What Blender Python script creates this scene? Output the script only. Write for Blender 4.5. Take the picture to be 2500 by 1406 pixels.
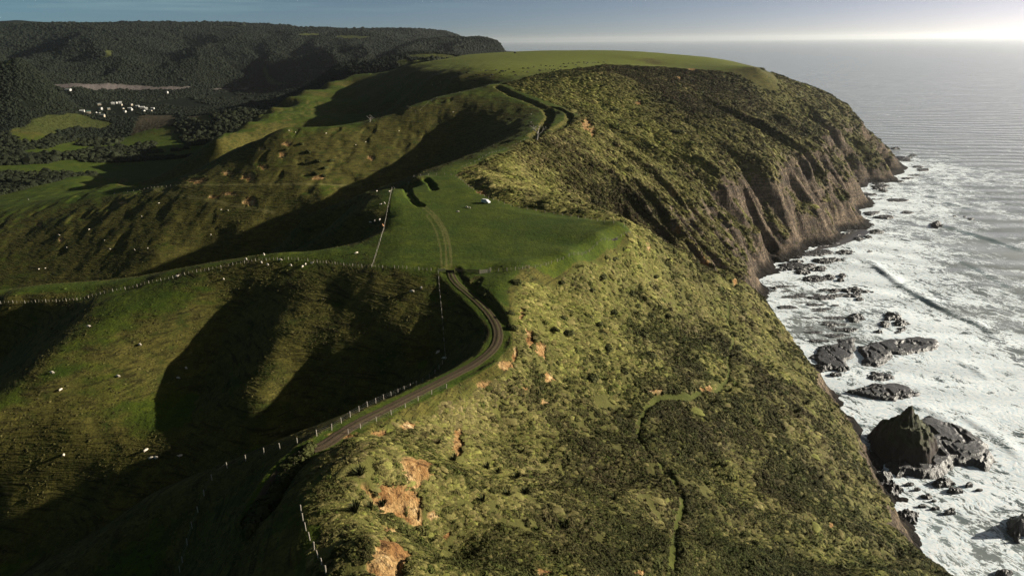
import bpy, bmesh, math, random
import numpy as np
R=math.radians
for o in list(bpy.data.objects): bpy.data.objects.remove(o)
scene=bpy.context.scene
# ---------------------------------------------------------------- camera
H=200.0; F=1667.0; P=R(19.9); RO=0.010
cd=bpy.data.cameras.new('camera'); cam=bpy.data.objects.new('camera',cd); scene.collection.objects.link(cam)
cd.sensor_width=36; cd.lens=F/2500*36; cd.clip_start=1; cd.clip_end=150000
from mathutils import Matrix, Vector
cam.matrix_world=Matrix.Translation((0,0,H))@Matrix.Rotation(R(90)-P,4,'X')@Matrix.Rotation(-RO,4,'Z')
scene.camera=cam
# ---------------------------------------------------------------- sun and sky
SKY_TINT=(.96,1.22,.88,1); SKY_AUR=(.94,.90,.84,1); CLOUD=(2.4,3.6,3.6,1); HAZE_D=2.1e-5; HAZE_G=.74
SUN_EL=R(17.6); SUN_AZ=R(11)
sdir=Vector((math.cos(SUN_AZ)*math.cos(SUN_EL),math.sin(SUN_AZ)*math.cos(SUN_EL),math.sin(SUN_EL)))
sl=bpy.data.lights.new('sun','SUN'); sl.energy=5.0; sl.angle=R(0.5); sl.color=(1.0,0.92,0.76)
so=bpy.data.objects.new('sun',sl); scene.collection.objects.link(so)
so.rotation_euler=sdir.to_track_quat('Z','Y').to_euler()
w=bpy.data.worlds.new('World'); scene.world=w; w.use_nodes=True
nt=w.node_tree; nt.nodes.clear()
wo=nt.nodes.new('ShaderNodeOutputWorld'); bg=nt.nodes.new('ShaderNodeBackground'); sk=nt.nodes.new('ShaderNodeTexSky')
sk.sky_type='NISHITA'; sk.sun_disc=False; sk.sun_elevation=SUN_EL; sk.sun_rotation=math.pi/2-SUN_AZ
sk.altitude=0; sk.air_density=0.12; sk.dust_density=0.9; sk.ozone_density=1.0
bg.inputs[1].default_value=0.062
# thin cloud bank high over the land: noise laid on a plane overhead, seen at its own slant
tc=nt.nodes.new('ShaderNodeTexCoord'); sx=nt.nodes.new('ShaderNodeSeparateXYZ'); nt.links.new(tc.outputs['Generated'],sx.inputs[0])
def wm(op,a,b=None,clamp=False):
    n=nt.nodes.new('ShaderNodeMath'); n.operation=op; n.use_clamp=clamp
    for k,v in enumerate((a,b)):
        if v is None: continue
        if hasattr(v,'is_output'): nt.links.new(v,n.inputs[k])
        else: n.inputs[k].default_value=v
    return n.outputs[0]
zc=wm('MAXIMUM',sx.outputs[2],.02); cx=wm('DIVIDE',sx.outputs[0],zc); cyy=wm('DIVIDE',sx.outputs[1],zc)
cb=nt.nodes.new('ShaderNodeCombineXYZ'); nt.links.new(cx,cb.inputs[0]); nt.links.new(cyy,cb.inputs[1])
cn=nt.nodes.new('ShaderNodeTexNoise'); nt.links.new(cb.outputs[0],cn.inputs['Vector']); cn.inputs['Scale'].default_value=.16; cn.inputs['Detail'].default_value=5; cn.inputs['Roughness'].default_value=.6
cf=wm('MULTIPLY',wm('SUBTRACT',cn.outputs['Fac'],.47),5.0,True)
lf=wm('MULTIPLY',wm('SUBTRACT',.1,sx.outputs[0]),2.5,True)
up=wm('MULTIPLY',wm('SUBTRACT',sx.outputs[2],.03),60.0,True)
cf=wm('MULTIPLY',wm('MULTIPLY',cf,lf),wm('MULTIPLY',up,.45))
tint=nt.nodes.new('ShaderNodeMix'); tint.data_type='RGBA'; tint.blend_type='MULTIPLY'; tint.inputs[0].default_value=1; nt.links.new(sk.outputs[0],tint.inputs[6]); sd_=wm('ADD',wm('MULTIPLY',sx.outputs[0],math.cos(SUN_AZ)),wm('MULTIPLY',sx.outputs[1],math.sin(SUN_AZ)))
sf=wm('ADD',wm('MULTIPLY',sd_,.9),.35,True)          # 0 away from the sun, 1 in its aureole
tm_=nt.nodes.new('ShaderNodeMix'); tm_.data_type='RGBA'; nt.links.new(sf,tm_.inputs[0]); tm_.inputs[6].default_value=SKY_TINT; tm_.inputs[7].default_value=SKY_AUR; nt.links.new(tm_.outputs[2],tint.inputs[7])
cm=nt.nodes.new('ShaderNodeMix'); cm.data_type='RGBA'; nt.links.new(cf,cm.inputs[0]); nt.links.new(tint.outputs[2],cm.inputs[6]); cm.inputs[7].default_value=CLOUD
nt.links.new(cm.outputs[2],bg.inputs[0]); nt.links.new(bg.outputs[0],wo.inputs[0])
scene.view_settings.view_transform='Standard'; scene.view_settings.look='None'; scene.view_settings.exposure=1.1; scene.view_settings.gamma=1
scene.render.engine='CYCLES'
scene.cycles.use_denoising=True; scene.cycles.denoiser='OPENIMAGEDENOISE'; scene.cycles.max_bounces=6; scene.cycles.volume_bounces=1; scene.cycles.diffuse_bounces=1; scene.cycles.glossy_bounces=2; scene.cycles.transparent_max_bounces=4
SP,CP=math.sin(P),math.cos(P)
def ray(px,py):
    u=(np.asarray(px,float)-1250)/F; v=(np.asarray(py,float)-703)/F
    u2=u-RO*v; v2=v+RO*u
    return u2, CP-SP*v2, -(SP+CP*v2)
def at(px,py,alt):
    a,b,c=ray(px,py); t=(alt-H)/c
    return np.stack([a*t,b*t,np.full_like(a*t,alt)],-1) if np.ndim(px) else (float(a*t),float(b*t),float(alt))
def atY(px,py,Y):
    a,b,c=ray(px,py); t=Y/b
    return (float(a*t),float(Y),float(H+c*t))
def down(p0,px,py,deg):
    """point on pixel ray lying on a slope of deg below p0 (deg<0 uphill)"""
    a,b,c=ray(px,py); T=math.tan(math.radians(deg))
    ts=np.linspace(30,3000,60000)
    x,y,z=a*ts,b*ts,H+c*ts
    g=z-(p0[2]-T*np.hypot(x-p0[0],y-p0[1]))
    s=np.where((g[:-1]>0)&(g[1:]<=0))[0]
    d=[abs(ts[i]-np.linalg.norm(np.array(p0)-[0,0,H])) for i in s]
    if len(s)==0: print('NOHIT',p0,px,py,deg)
    i=s[int(np.argmin(d))] if len(s) else int(np.argmin(np.abs(g)))
    t=ts[i]; return (float(a*t),float(b*t),float(H+c*t))
def proj(x,y,z):
    x=np.asarray(x,float);y=np.asarray(y,float);z=np.asarray(z,float)-H
    d=y*CP-z*SP; r=x/d; w=(-z*CP-y*SP)/d
    u=r+RO*w; v=w-RO*r
    return 1250+F*u, 703+F*v
def onplane(px,py,p,q):
    """pixel ray met with the vertical plane through ground points p,q"""
    a,b,c=ray(px,py); nx,ny=-(q[1]-p[1]),q[0]-p[0]
    t=(nx*p[0]+ny*p[1])/(nx*a+ny*b)
    return (float(a*t),float(b*t),float(H+c*t))
# control points of the land: C = list of (x,y,z)
C=[]
def A(*pts):
    for p in pts: C.append(at(*p))
def W(*pts):
    for p in pts: C.append(tuple(float(c) for c in p))
def chain(px0,py0,alt,*steps):
    p=at(px0,py0,alt); C.append(p)
    for s in steps:
        p=down(p,*s); C.append(p)
# --- near ridge top, seaward edge
A((800,1095,128),(850,1120,129.5),(890,1155,131),(882,1205,131.5),(880,1262,131.5),(908,1330,131.5),(950,1400,131))
W((-22,62,131),(-25,40,130),(-60,60,112),(-60,35,112),(-120,40,95),(-120,70,95))
A((590,1300,125.8),(660,1180,126.8),(740,1110,127.6),(520,1300,118.5),(590,1190,120.5))
A((440,1400,114),(480,1250,115.5),(530,1155,117.5),(640,1110,121.5),(720,1088,124.8))
# road
A((790,1070,127),(860,1030,124.5),(940,995,122.5),(1010,965,120.5),(1120,910,118.5),(1190,870,118),(1218,820,118),(1195,765,118.5),(1150,718,119.5),(1100,675,120.5),(1092,655,121))
# seaward edge
A((905,1050,124),(985,1015,121.5),(1080,970,119.5),(1150,930,118.5),(1225,900,118),(1250,840,118.5),(1245,770,119),(1255,700,120.5),(1265,682,121))
# paddock
A((910,652,119.5),(1000,655,120.3),(1200,660,121),(1300,655,121),(1400,625,120.5),(1480,595,119.5),(1545,575,118.5))
A((920,572,119.5),(940,545,119.8),(955,465,121),(1000,440,122),(1050,430,123),(1100,420,123.5),(1080,500,121.5),(1150,480,122),(1185,490,121.8),(1250,520,121),(1350,540,120.3),(1480,545,119.5),(1000,560,120.2),(1200,580,120.5),(1350,600,120.3),(1100,600,120.5))
A((890,470,118.5),(865,500,117),(900,530,118.3),(850,535,116),(900,610,118.8))
W((-80,330,112),(-75,310,108),(-95,330,103))
# --- valley 1 (behind near ridge)
W((-24,196,108),(-24,182,108),(-40,185,98),(-62,172,90),(-95,158,79),(-130,146,70),(-180,135,60),(-250,122,50),(-340,110,42),(-75,120,112),(-95,100,105))
A((1080,800,113),(1075,720,117.5),(1040,690,119))
# --- spur 1 crest
A((-60,724,97),(0,727,98),(100,735,98.5),(180,726,100),(300,697,104),(400,672,107.5),(500,650,111),(600,632,114),(680,622,116),(780,617,117),(840,606,118))
A((0,742,97.5),(200,733,100.2),(300,708,103.5),(400,685,107),(500,662,110.5),(600,642,113.5),(700,635,115.5),(800,642,117))
W((-330,285,88),(-450,290,75))
# where the ridge's shadow ends: solve for ground that the sun just grazes over the ridge line
G_EL=R(15.5); G_AZ=R(14)
def mk(*p): return [at(*q) for q in p]
RL=[[(-25,40,130.5)]+mk((950,1400,131),(880,1262,131.5),(890,1155,131),(850,1110,129),(905,1050,124.3),(985,1015,121.8),(1150,930,118.8),(1225,900,118.4),(1250,840,118.8),(1250,770,119.2),(1262,690,121),(1300,650,121),(1250,520,121),(1160,440,122),(1100,420,123.5),(1130,410,123.5),(1200,380,126),(1280,345,129.5),(1375,300,134.5),(1400,278,136.5),(1360,262,138),(1300,250,141),(1250,228,147),(1210,207,153),(1250,150,170),(1400,124,180.5))+[(100,1500,178)],
    mk((1210,207,153),(1110,195,153),(1060,186,155),(1100,150,167),(1257,130,178))]
cx,cy,tz=math.cos(G_AZ),math.sin(G_AZ),math.tan(G_EL)
def shade_alt(x,y):
    best=-99.
    for pl in RL:
        for a,b in zip(pl[:-1],pl[1:]):
            ex,ey=b[0]-a[0],b[1]-a[1]; det=-cx*ey+cy*ex
            if abs(det)<1e-9: continue
            rx,ry=a[0]-x,a[1]-y
            s_=(-rx*ey+ry*ex)/det; k=(cx*ry-cy*rx)/det
            if s_>0 and 0<=k<=1: best=max(best,a[2]+(b[2]-a[2])*k-s_*tz)
    return best
def graze(px,py,Y0,Y1,dz=0):
    a,b,c=ray(px,py); pr=None
    for Y in np.linspace(Y0,Y1,160):
        t=Y/b; z=H+c*t; g=z-shade_alt(a*t,Y)-dz
        if pr is not None and pr>0>=g: return (float(a*t),float(Y),float(z))
        pr=g
    print('NOGRAZE',px,py); return None
def G(Y0,Y1,off,*pts):
    for p in pts:
        q=graze(p[0],p[1],Y0,Y1)
        if q:
            C.append(q)
            for d in off: W((q[0]+d[0],q[1]+d[1],q[2]+d[2]))
# spur 1 near face
G(120,330,((1,-9,-5),),(1040,810),(1000,832),(900,855),(820,880),(740,905),(640,985))
A((480,1030,91.5),(300,1080,87.5),(100,1140,83),(0,1165,81))
chain(1000,655,120.3,(1000,740,11))
chain(900,650,119,(900,740,11))
chain(820,644,117.3,(810,760,11),(800,830,13))
chain(680,636,115.3,(680,720,9),(665,800,9),(655,880,11))
chain(560,645,112.3,(560,720,12),(535,800,19),(515,880,18),(495,960,14))   # gully
A((430,760,105),(360,850,99.5),(280,950,95),(170,1060,89.5))
A((230,742,102.5),(195,790,102),(130,860,100.3),(70,930,97.5),(0,985,95),(-80,1050,92))  # rib crest
W((-100,168,84),(-130,166,78),(-160,164,72))
A((60,800,90),(0,860,80),(-150,950,72))
# --- valley 2
W((-70,400,102),(-105,392,89),(-150,405,66),(-210,425,46),(-280,445,28),(-370,460,12),(-480,460,4),(-150,340,88),(-210,335,78),(-290,335,66))
# hillside 2/3
A((430,453,77),(380,460,74.5),(300,474,67),(200,493,58),(100,512,52),(0,532,46),(-100,550,41))
A((880,450,81.5),(780,450,84),(690,450,83.5),(580,452,82),(500,453,80))
W((-95,430,108),(-130,425,97))
A((0,725,20),(120,697,26),(250,660,35),(380,625,45))
G(330,720,((2,-18,-9),(4,-42,-17)),(500,590),(600,556),(690,523),(800,485),(900,440),(960,405),(1020,362),(1075,322),(1120,285))
# hill 3 crest
A((1200,206,154),(1120,226,146),(1060,240,141),(1000,262,134.5),(960,275,130))
chain(880,450,81.5,(890,380,-19),(900,297,-19))
chain(780,450,84,(785,380,-17),(800,307,-17))
chain(690,450,83.5,(695,380,-17),(700,313,-16))
chain(580,452,82,(590,400,-14),(600,347,-14))
A((520,398,82.5),(470,424,79.5))
W((-420,720,60),(-480,700,50),(-560,690,38),(-650,680,26))
A((1270,300,131))
# main ridge going on
A((1130,410,123.5),(1200,380,126),(1280,345,129.5),(1330,325,132),(1375,300,134.5),(1395,275,136.5),(1360,262,138),(1300,250,141),(1250,228,147),(1210,207,153))
A((1330,300,133),(1350,280,135.5),(1420,283,135))
# hill top
A((1110,195,153),(1200,185,158),(1300,180,160),(1400,170,162),(1480,157,164),(1600,160,160),(1700,165,158),(1850,168,157),(1100,160,164),(1250,150,170),(1400,135,176),(1550,140,172),(1700,155,162))
A((1257,130,178),(1400,124,180.5),(1550,126,178),(1100,143,170),(1000,160,160),(1640,136,172),(1760,152,163))
W((100,1500,178),(300,1500,165),(500,1400,140),(-100,1500,172),(-100,1800,120),(200,1900,110),(500,1700,90))
# crest 4
def B(*pts):
    for p in pts: C.append(atY(*p))
B((1060,186,1010),(1000,180,1150),(950,177,1300),(900,180,1400),(860,186,1420),(800,200,1350),(740,222,1250),(700,238,1180),(660,262,1080),(630,282,1000),(600,300,930),(560,325,860),(530,345,820))
B((1060,205,985),(1060,225,955),(1000,200,1090),(1000,225,1040),(950,200,1220),(950,230,1140),(950,268,1060),(860,212,1340),(860,240,1230),(860,280,1100),(780,240,1210),(780,270,1090),(780,298,980),(700,272,1070),(700,300,960),(640,305,930))
W((-80,890,112),(-150,930,86),(-205,900,70),(-260,855,57),(-310,800,48),(-360,770,42),(-420,760,36),(-150,800,106))
W((-430,950,20),(-425,1100,26),(-440,1300,34),(-470,850,24),(-480,1400,30),(-420,1480,48))
# hill 5
W((-250,1560,92),(-350,1600,60),(-450,1600,14),(-520,1650,8))
A((600,263,62),(530,258,62),(450,266,55),(400,290,42),(350,320,24),(300,335,14),(530,300,42),(450,320,26),(250,342,11))
# left fields
A((0,340,14),(100,332,14),(200,336,12),(0,400,22),(100,380,20),(230,370,18),(0,435,26),(200,430,30),(400,430,44),(100,450,32))
A((180,450,36),(300,447,44),(60,470,34))
def Bf(*pts):
    for p in pts:
        q=atY(*p); FAR.append(q)
        if p[2]<2000: C.append(q)
FAR=[]
Bf((0,190,1750),(60,203,1750),(120,228,1720),(170,262,1680),(0,250,1600),(60,290,1480),(0,300,1400),(-100,172,1780),(-250,150,1800),(-450,140,1800))
Bf((820,222,1650),(760,248,1650),(700,262,1600),(640,275,1700),(850,205,1600))
Bf((880,172,1700),(930,150,1750),(985,130,1850),(1060,129,1900),(1130,137,1850),(1000,152,1600),(1080,147,1600))
W((-700,900,14),(-650,1100,9),(-800,1300,8),(-500,1400,10),(-400,1600,9),(-900,1700,8),(-1100,1300,10),(-1100,900,16),(-800,700,22),(-900,500,20))
# --- seaward slope of the near ridge
def resample(pl,n):
    pl=np.array(pl); d=np.r_[0,np.cumsum(np.linalg.norm(np.diff(pl,axis=0),axis=1))]
    s=np.linspace(0,d[-1],n); return np.stack([np.interp(s,d,pl[:,k]) for k in range(3)],-1)
EDGE=[(-22,50,130)]+[at(*p) for p in [(950,1400,131),(908,1330,131.5),(880,1262,131.5),(890,1155,131),(905,1050,124),(985,1015,121.5),(1080,970,119.5),(1150,930,118.5),(1225,900,118),(1250,840,118.5),(1245,770,119),(1265,682,121),(1350,655,120.7),(1450,610,119.8),(1545,575,118.5)]]
LIP=[at(*p) for p in [(1862,750,24),(1905,800,24),(1950,855,24),(2000,930,24),(2050,1005,24),(2090,1080,24),(2122,1150,24),(2150,1210,24),(2182,1270,24),(2235,1340,24),(2290,1406,24)]]+[(165,150,26),(158,90,28)]
ns=17
for e,l in zip(resample(EDGE,ns),resample(LIP[::-1],ns)):
    for t,dz in ((.08,-1.5),(.2,-1),(.35,1),(.5,2.5),(.65,4),(.8,5),(.92,3)):
        q=e*(1-t)+l*t; W((q[0],q[1],q[2]+dz))
# rib from the paddock point and the lip above the shore
A((1600,612,107),(1640,648,94),(1700,685,78),(1760,708,60),(1820,728,40),(1862,750,24))
A((1905,800,24),(1950,855,24),(2000,930,24),(2050,1005,24),(2090,1080,24),(2122,1150,24),(2150,1210,24),(2182,1270,24),(2235,1340,24),(2290,1406,24))
for i,p in enumerate(LIP):
    W((p[0]+13,p[1]+4,2),(p[0]+30,p[1]+8,-6),(p[0]+70,p[1]+12,-9))
W((168,190,24),(160,140,26),(155,90,28),(181,190,2),(174,140,3),(170,90,4),(200,190,-6),(195,140,-6),(190,80,-6),(60,100,88),(100,80,62),(60,50,88),(100,40,62))
W((-10,90,116),(20,85,101))
# --- ravine and cliffs beyond
def sect(p,q,*px):
    for a in px:
        w=onplane(a[0],a[1],p,q); C.append(w); SECT.append(w)
SECT=[]
A((1480,540,119.2),(1420,522,119.6),(1300,502,120.3),(1230,472,121),(1160,440,121.5))
sect((-25,425),(200,500),(1230,440),(1330,480),(1430,512),(1520,545))
W((110,440,62),(140,448,40),(165,455,16),(80,428,80),(60,400,98))
sect((190,505),(44,580),(1825,700),(1780,665),(1730,610),(1680,560),(1640,515),(1590,470),(1530,415),(1460,360))
sect((205,560),(-10,740),(1838,670),(1815,630),(1785,580),(1740,520),(1690,460),(1620,400),(1540,350),(1450,300),(1370,262))
sect((243,611),(20,800),(1868,612),(1840,560),(1800,500),(1750,440),(1690,395),(1600,340),(1500,285),(1420,240))
sect((300,665),(60,870),(1948,575),(1935,540),(1910,490),(1880,430),(1820,370),(1740,320),(1650,270),(1550,215),(1450,178))
sect((358,722),(110,960),(2040,545),(2025,510),(2000,450),(1960,395),(1900,340),(1820,300),(1700,240),(1600,190))
sect((430,820),(220,1040),(2087,500),(2075,465),(2050,415),(2000,350),(1920,300),(1830,250),(1730,205))
sect((490,940),(330,1080),(2083,455),(2072,420),(2050,385),(2010,335),(1950,285),(1880,230))
sect((572,1027),(460,1130),(2168,410),(2160,390),(2140,368),(2100,330),(2060,290),(2000,245))
print([tuple(round(c) for c in w) for w in SECT])
# cliff brink and shore line
SH=[at(*p) for p in [(1862,735,1),(1850,680,1),(1885,640,1),(1960,605,1),(2050,565,1),(2095,525,1),(2085,475,1),(2120,445,1),(2175,430,1)]]
for p in SH: W(p,(p[0]+22,p[1]-14,-5),(p[0]+60,p[1]-40,-9))
# seaward skyline of the point
B((1900,184,1200),(1950,205,1220),(2000,225,1220),(2040,243,1210),(2070,266,1200),(2085,290,1180),(2110,318,1160),(2150,345,1140),(2165,372,1120),(2174,405,1080))
W((640,1040,-6),(660,1120,-6),(640,1200,-3),(680,1200,-8),(600,1330,8),(560,1400,20),(600,1350,-4),(540,1500,-4),(560,1700,-6),(700,1050,-9),(760,1200,-9),(400,1900,-4),(660,1400,-9),(420,1500,110))
def Af(*pts):
    for p in pts: FAR.append(at(*p))
Af((150,300,9),(300,300,8),(450,285,8),(600,255,8),(350,265,9),(500,245,9),(200,270,12),(650,235,8),(690,212,8),(120,207,12),(250,215,9),(400,215,9),(550,218,8),(620,222,8))
Bf((0,178,3000),(80,150,3400),(150,130,3700),(210,105,4000),(0,75,4300),(100,68,4400),(180,65,4500),(60,110,3800),(0,120,3500))
Bf((230,75,4200),(300,85,3900),(370,110,3700),(430,140,3500),(490,165,3300),(540,185,3150),(230,130,3500),(300,150,3300),(200,170,3200),(380,185,3100))
Bf((350,88,4300),(430,112,4100),(510,145,3900),(580,175,3500),(620,190,3300))
Bf((440,75,4800),(520,70,4900),(600,80,4700),(540,95,4400),(570,120,4000),(620,150,3700),(680,175,3300),(640,110,4300),(700,130,3900),(760,150,3500),(800,165,3200))
Bf((0,56,6000),(40,53,6000),(100,60,6000),(190,66,5800),(260,63,6000),(320,66,6000),(370,58,6200),(450,62,6000),(520,65,5800),(560,62,5600),(640,66,5500),(700,75,5300),(760,80,5200))
Bf((680,90,4800),(770,85,5000),(860,90,4800),(900,80,5200),(1000,82,5200),(1080,83,5500),(1115,87,5600),(1130,98,5600),(800,110,4200),(880,110,4300),(900,140,3600),(850,165,3000),(960,120,4000),(1000,112,4100),(1060,106,4100),(1090,110,3950),(1040,130,3300))
Bf((1100,119,3600),(1125,117,3600),(1150,113,3600),(1180,118,3600),(1215,130,3550),(1230,145,3500))
FAR+=[(30,3500,-20),(200,3500,-20),(300,4500,-20),(-230,5600,-20),(-100,5800,-20),(-250,7500,-20),(-500,8500,60),(-250,6300,-20),(-900,9000,150),(-3000,9000,280),(-6000,7000,300),(-6000,4000,250),(-4000,2500,60),(-2500,1500,40),(-5000,2500,150),(-30,2600,-10),(250,2600,-20),(400,2200,-20),(-30,3000,-10),(800,2200,-20),(1500,3000,-20),(1500,6000,-20),(3000,8000,-20),(1000,9000,-20),(600,1700,-20),(-60,4300,-20),(-100,5000,-20)]
for y in (100,200,300,400,500): W((300,y,-9),(420,y,-9),(600,y,-9),(800,y,-9))
for y in (600,700,800,900): W((520,y,-9),(700,y,-9),(900,y,-9))
# ---------------------------------------------------------------- height field
def rbf_fit(pts,c):
    keep=[]
    for p in pts:
        if all((p[0]-q[0])**2+(p[1]-q[1])**2>(1.2+0.004*math.hypot(p[0],p[1]))**2 for q in keep): keep.append(p)
    Q=np.array(keep); n=len(Q); X=Q[:,:2]
    D=np.sqrt(((X[:,None]-X[None])**2).sum(-1)+c*c)
    S=100.0
    Pm=np.c_[np.ones(n),X/S]
    M=np.zeros((n+3,n+3)); M[:n,:n]=D-np.eye(n)*0.4; M[:n,n:]=Pm; M[n:,:n]=Pm.T
    s=np.linalg.solve(M,np.r_[Q[:,2],0,0,0])
    def ev(x,y):
        sh=x.shape; x=x.ravel(); y=y.ravel(); o=np.empty(len(x))
        for i in range(0,len(x),20000):
            a=x[i:i+20000]; b=y[i:i+20000]
            o[i:i+20000]=np.sqrt((a[:,None]-X[None,:,0])**2+(b[:,None]-X[None,:,1])**2+c*c)@s[:n]+s[n]+s[n+1]*a/S+s[n+2]*b/S
        return o.reshape(sh)
    return ev
T0,T1,R0,R1=-0.82,0.76,45.0,1700.0
L0,L1=math.log(R0),math.log(R1)
def cubic_up(Z,ni,nj):
    def w1(Z,n):
        m=Z.shape[0]; x=np.linspace(0,m-1,n); i=np.clip(x.astype(int),0,m-2); t=(x-i)[:,None]
        g=lambda k: Z[np.clip(i+k,0,m-1)]
        a,b,c,d=g(-1),g(0),g(1),g(2)
        return b+0.5*t*(c-a+t*(2*a-5*b+4*c-d+t*(3*(b-c)+d-a)))
    return w1(w1(Z,ni).T,nj).T
class Field:
    """height z over polar grid (theta, ln r) round the origin"""
    def __init__(s,Z,t0,t1,l0,l1,lr=None): s.Z=Z; s.a=(t0,t1,l0,l1); s.lr=lr
    def __call__(s,x,y):
        x=np.asarray(x,float); y=np.asarray(y,float)
        t0,t1,l0,l1=s.a; ni,nj=s.Z.shape
        i=np.clip((np.arctan2(x,y)-t0)/(t1-t0)*(ni-1),0,ni-1.001); lq=np.log(np.hypot(x,y)+1e-9)
        j=np.clip((lq-l0)/(l1-l0)*(nj-1) if s.lr is None else np.interp(lq,s.lr,np.arange(nj)),0,nj-1.001)
        a=i.astype(int); b=j.astype(int); u=i-a; v=j-b; Z=s.Z
        return Z[a,b]*(1-u)*(1-v)+Z[a+1,b]*u*(1-v)+Z[a,b+1]*(1-u)*v+Z[a+1,b+1]*u*v
# value noise
_tab=np.random.default_rng(7).random((256,256)).astype(np.float32)
def vn(x,y,s=0):
    x=np.asarray(x,np.float32)+(s*37.17)%251; y=np.asarray(y,np.float32)+(s*91.73)%241
    fi=np.floor(x); fj=np.floor(y); u=x-fi; v=y-fj
    i=fi.astype(np.int32)&255; j=fj.astype(np.int32)&255; i1=(i+1)&255; j1=(j+1)&255
    u=u*u*(3-2*u); v=v*v*(3-2*v)
    a=_tab[i,j]; b=_tab[i,j1]
    a=a+(_tab[i1,j]-a)*u; b=b+(_tab[i1,j1]-b)*u
    return a+(b-a)*v
def fbm(x,y,s=0,o=4):
    r=np.float32(0);a=.5;k=0
    for q in range(o):
        r=r+a*vn(x,y,s+q*7); k+=a; a*=.5; x=x*2.03+11.3; y=y*2.03+5.7
    return r/k
def sstep(a,b,x):
    t=np.clip((x-a)/(b-a),0,1); return t*t*(3-2*t)
def polar(ni,nj,t0,t1,l0,l1):
    t=np.linspace(t0,t1,ni)[:,None]; r=np.exp(np.linspace(l0,l1,nj))[None]
    return np.sin(t)*r,np.cos(t)*r
ev=rbf_fit(C,5.0)
gx,gy=polar(430,380,T0,T1,L0,L1)
Zc=ev(gx,gy)
# ------------------------------------------------- far land
FT0,FT1,FR0,FR1=-0.88,0.12,1600.0,9500.0
FL0,FL1=math.log(FR0),math.log(FR1)
smp=[]
for t in np.linspace(-0.88,0.12,26):
    for r in (1560,1640,1700): smp.append((math.sin(t)*r,math.cos(t)*r))
smp=np.array(smp); smz=ev(smp[:,0],smp[:,1])
evf=rbf_fit([p for p in FAR if math.hypot(p[0],p[1])>1740]+[(a,b,c) for (a,b),c in zip(smp,smz)],40.0)
FNI,FNJ=480,390
fx,fy=polar(260,210,FT0,FT1,FL0,FL1)
FZ=cubic_up(evf(fx,fy),FNI,FNJ)
FX,FY=polar(FNI,FNJ,FT0,FT1,FL0,FL1)
rf=np.hypot(FX,FY); bl=sstep(1700,2300,rf)
rid=1-np.abs(2*fbm(FX/640,FY/640,31,4)-1)            # spurs and gullies of the wooded hills
hi=sstep(15,90,FZ)
tq=np.arctan2(FX,FY)*3600+(fbm(FX/900,FY/900,35,2)-.5)*700
spur=1-np.abs(2*fbm(tq/520,np.log(rf)*3.0+4,37,3)-1); spur2=1-np.abs(2*fbm(tq/190,np.log(rf)*7+9,38,2)-1)
mid=sstep(15,80,FZ)*sstep(1.0,.72,FZ/np.maximum(200-(rf-3000)*-.035,120))
FZ=FZ+bl*(hi*((rid-.62)*40+(fbm(FX/160,FY/160,5,3)-.5)*20)+mid*((spur-.60)*130+(spur2-.6)*45))
FZ=FZ-(1-sstep(1640,1700,rf))*4
farland=Field(FZ,FT0,FT1,FL0,FL1)
NI,NJ=1060,920
_l=np.linspace(L0,L1,4000); _w=np.interp(_l,np.log([45,90,110,440,520,1080,1200,1700]),[.55,.8,1,1,1.75,1.75,.6,.5])
_c=np.cumsum(_w); _c=(_c-_c[0])/(_c[-1]-_c[0]); LR=np.interp(np.linspace(0,1,NJ),_c,_l); RR=np.exp(LR)
_t=np.linspace(T0,T1,NI)[:,None]; GX=np.sin(_t)*RR[None]; GY=np.cos(_t)*RR[None]
_k=np.interp(LR,np.linspace(L0,L1,Zc.shape[1]*6),np.arange(Zc.shape[1]*6)); _Zf=cubic_up(Zc,NI,Zc.shape[1]*6); _i=np.clip(_k.astype(int),0,_Zf.shape[1]-2); _f=_k-_i
Z=_Zf[:,_i]*(1-_f)+_Zf[:,_i+1]*_f
def GF(a): return Field(np.asarray(a,float),T0,T1,L0,L1,LR)
land=GF(Z)
def hit(px,py,fld=None,lo=60,hi=1690):
    """where the sight line through a picture point meets the land"""
    a,b,c=ray(px,py); fld=fld or land
    ts=np.exp(np.linspace(math.log(lo),math.log(hi),2600))
    x,y,z=a*ts,b*ts,H+c*ts
    g=z-np.maximum(fld(x,y),0)
    k=np.where((g[:-1]>0)&(g[1:]<=0))[0]
    if len(k)==0: return None
    k=k[0]; f=g[k]/(g[k]-g[k+1]); t=ts[k]+(ts[k+1]-ts[k])*f
    return (float(a*t),float(b*t),float(H+c*t))
def hits(pts,**k):
    r=[hit(p[0],p[1],**k) for p in pts]; 
    for p,q in zip(pts,r):
        if q is None: print('MISS',p)
    return [q for q in r if q]
def smooth_line(pl,step):
    pl=np.array(pl,float); n=len(pl)
    out=[]
    for i in range(n-1):
        a,b,c,d=pl[max(i-1,0)],pl[i],pl[i+1],pl[min(i+2,n-1)]
        m=max(2,int(np.linalg.norm(c-b)/step)+1)
        for t in np.arange(m)/m: out.append(b+0.5*t*(c-a+t*(2*a-5*b+4*c-d+t*(3*(b-c)+d-a))))
    out.append(pl[-1]); out=np.array(out)
    d=np.r_[0,np.cumsum(np.linalg.norm(np.diff(out[:,:2],axis=0),axis=1))]
    s=np.arange(0,d[-1]+step*.5,step); s[-1]=min(s[-1],d[-1])
    return np.stack([np.interp(s,d,out[:,k]) for k in range(out.shape[1])],-1)
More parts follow.
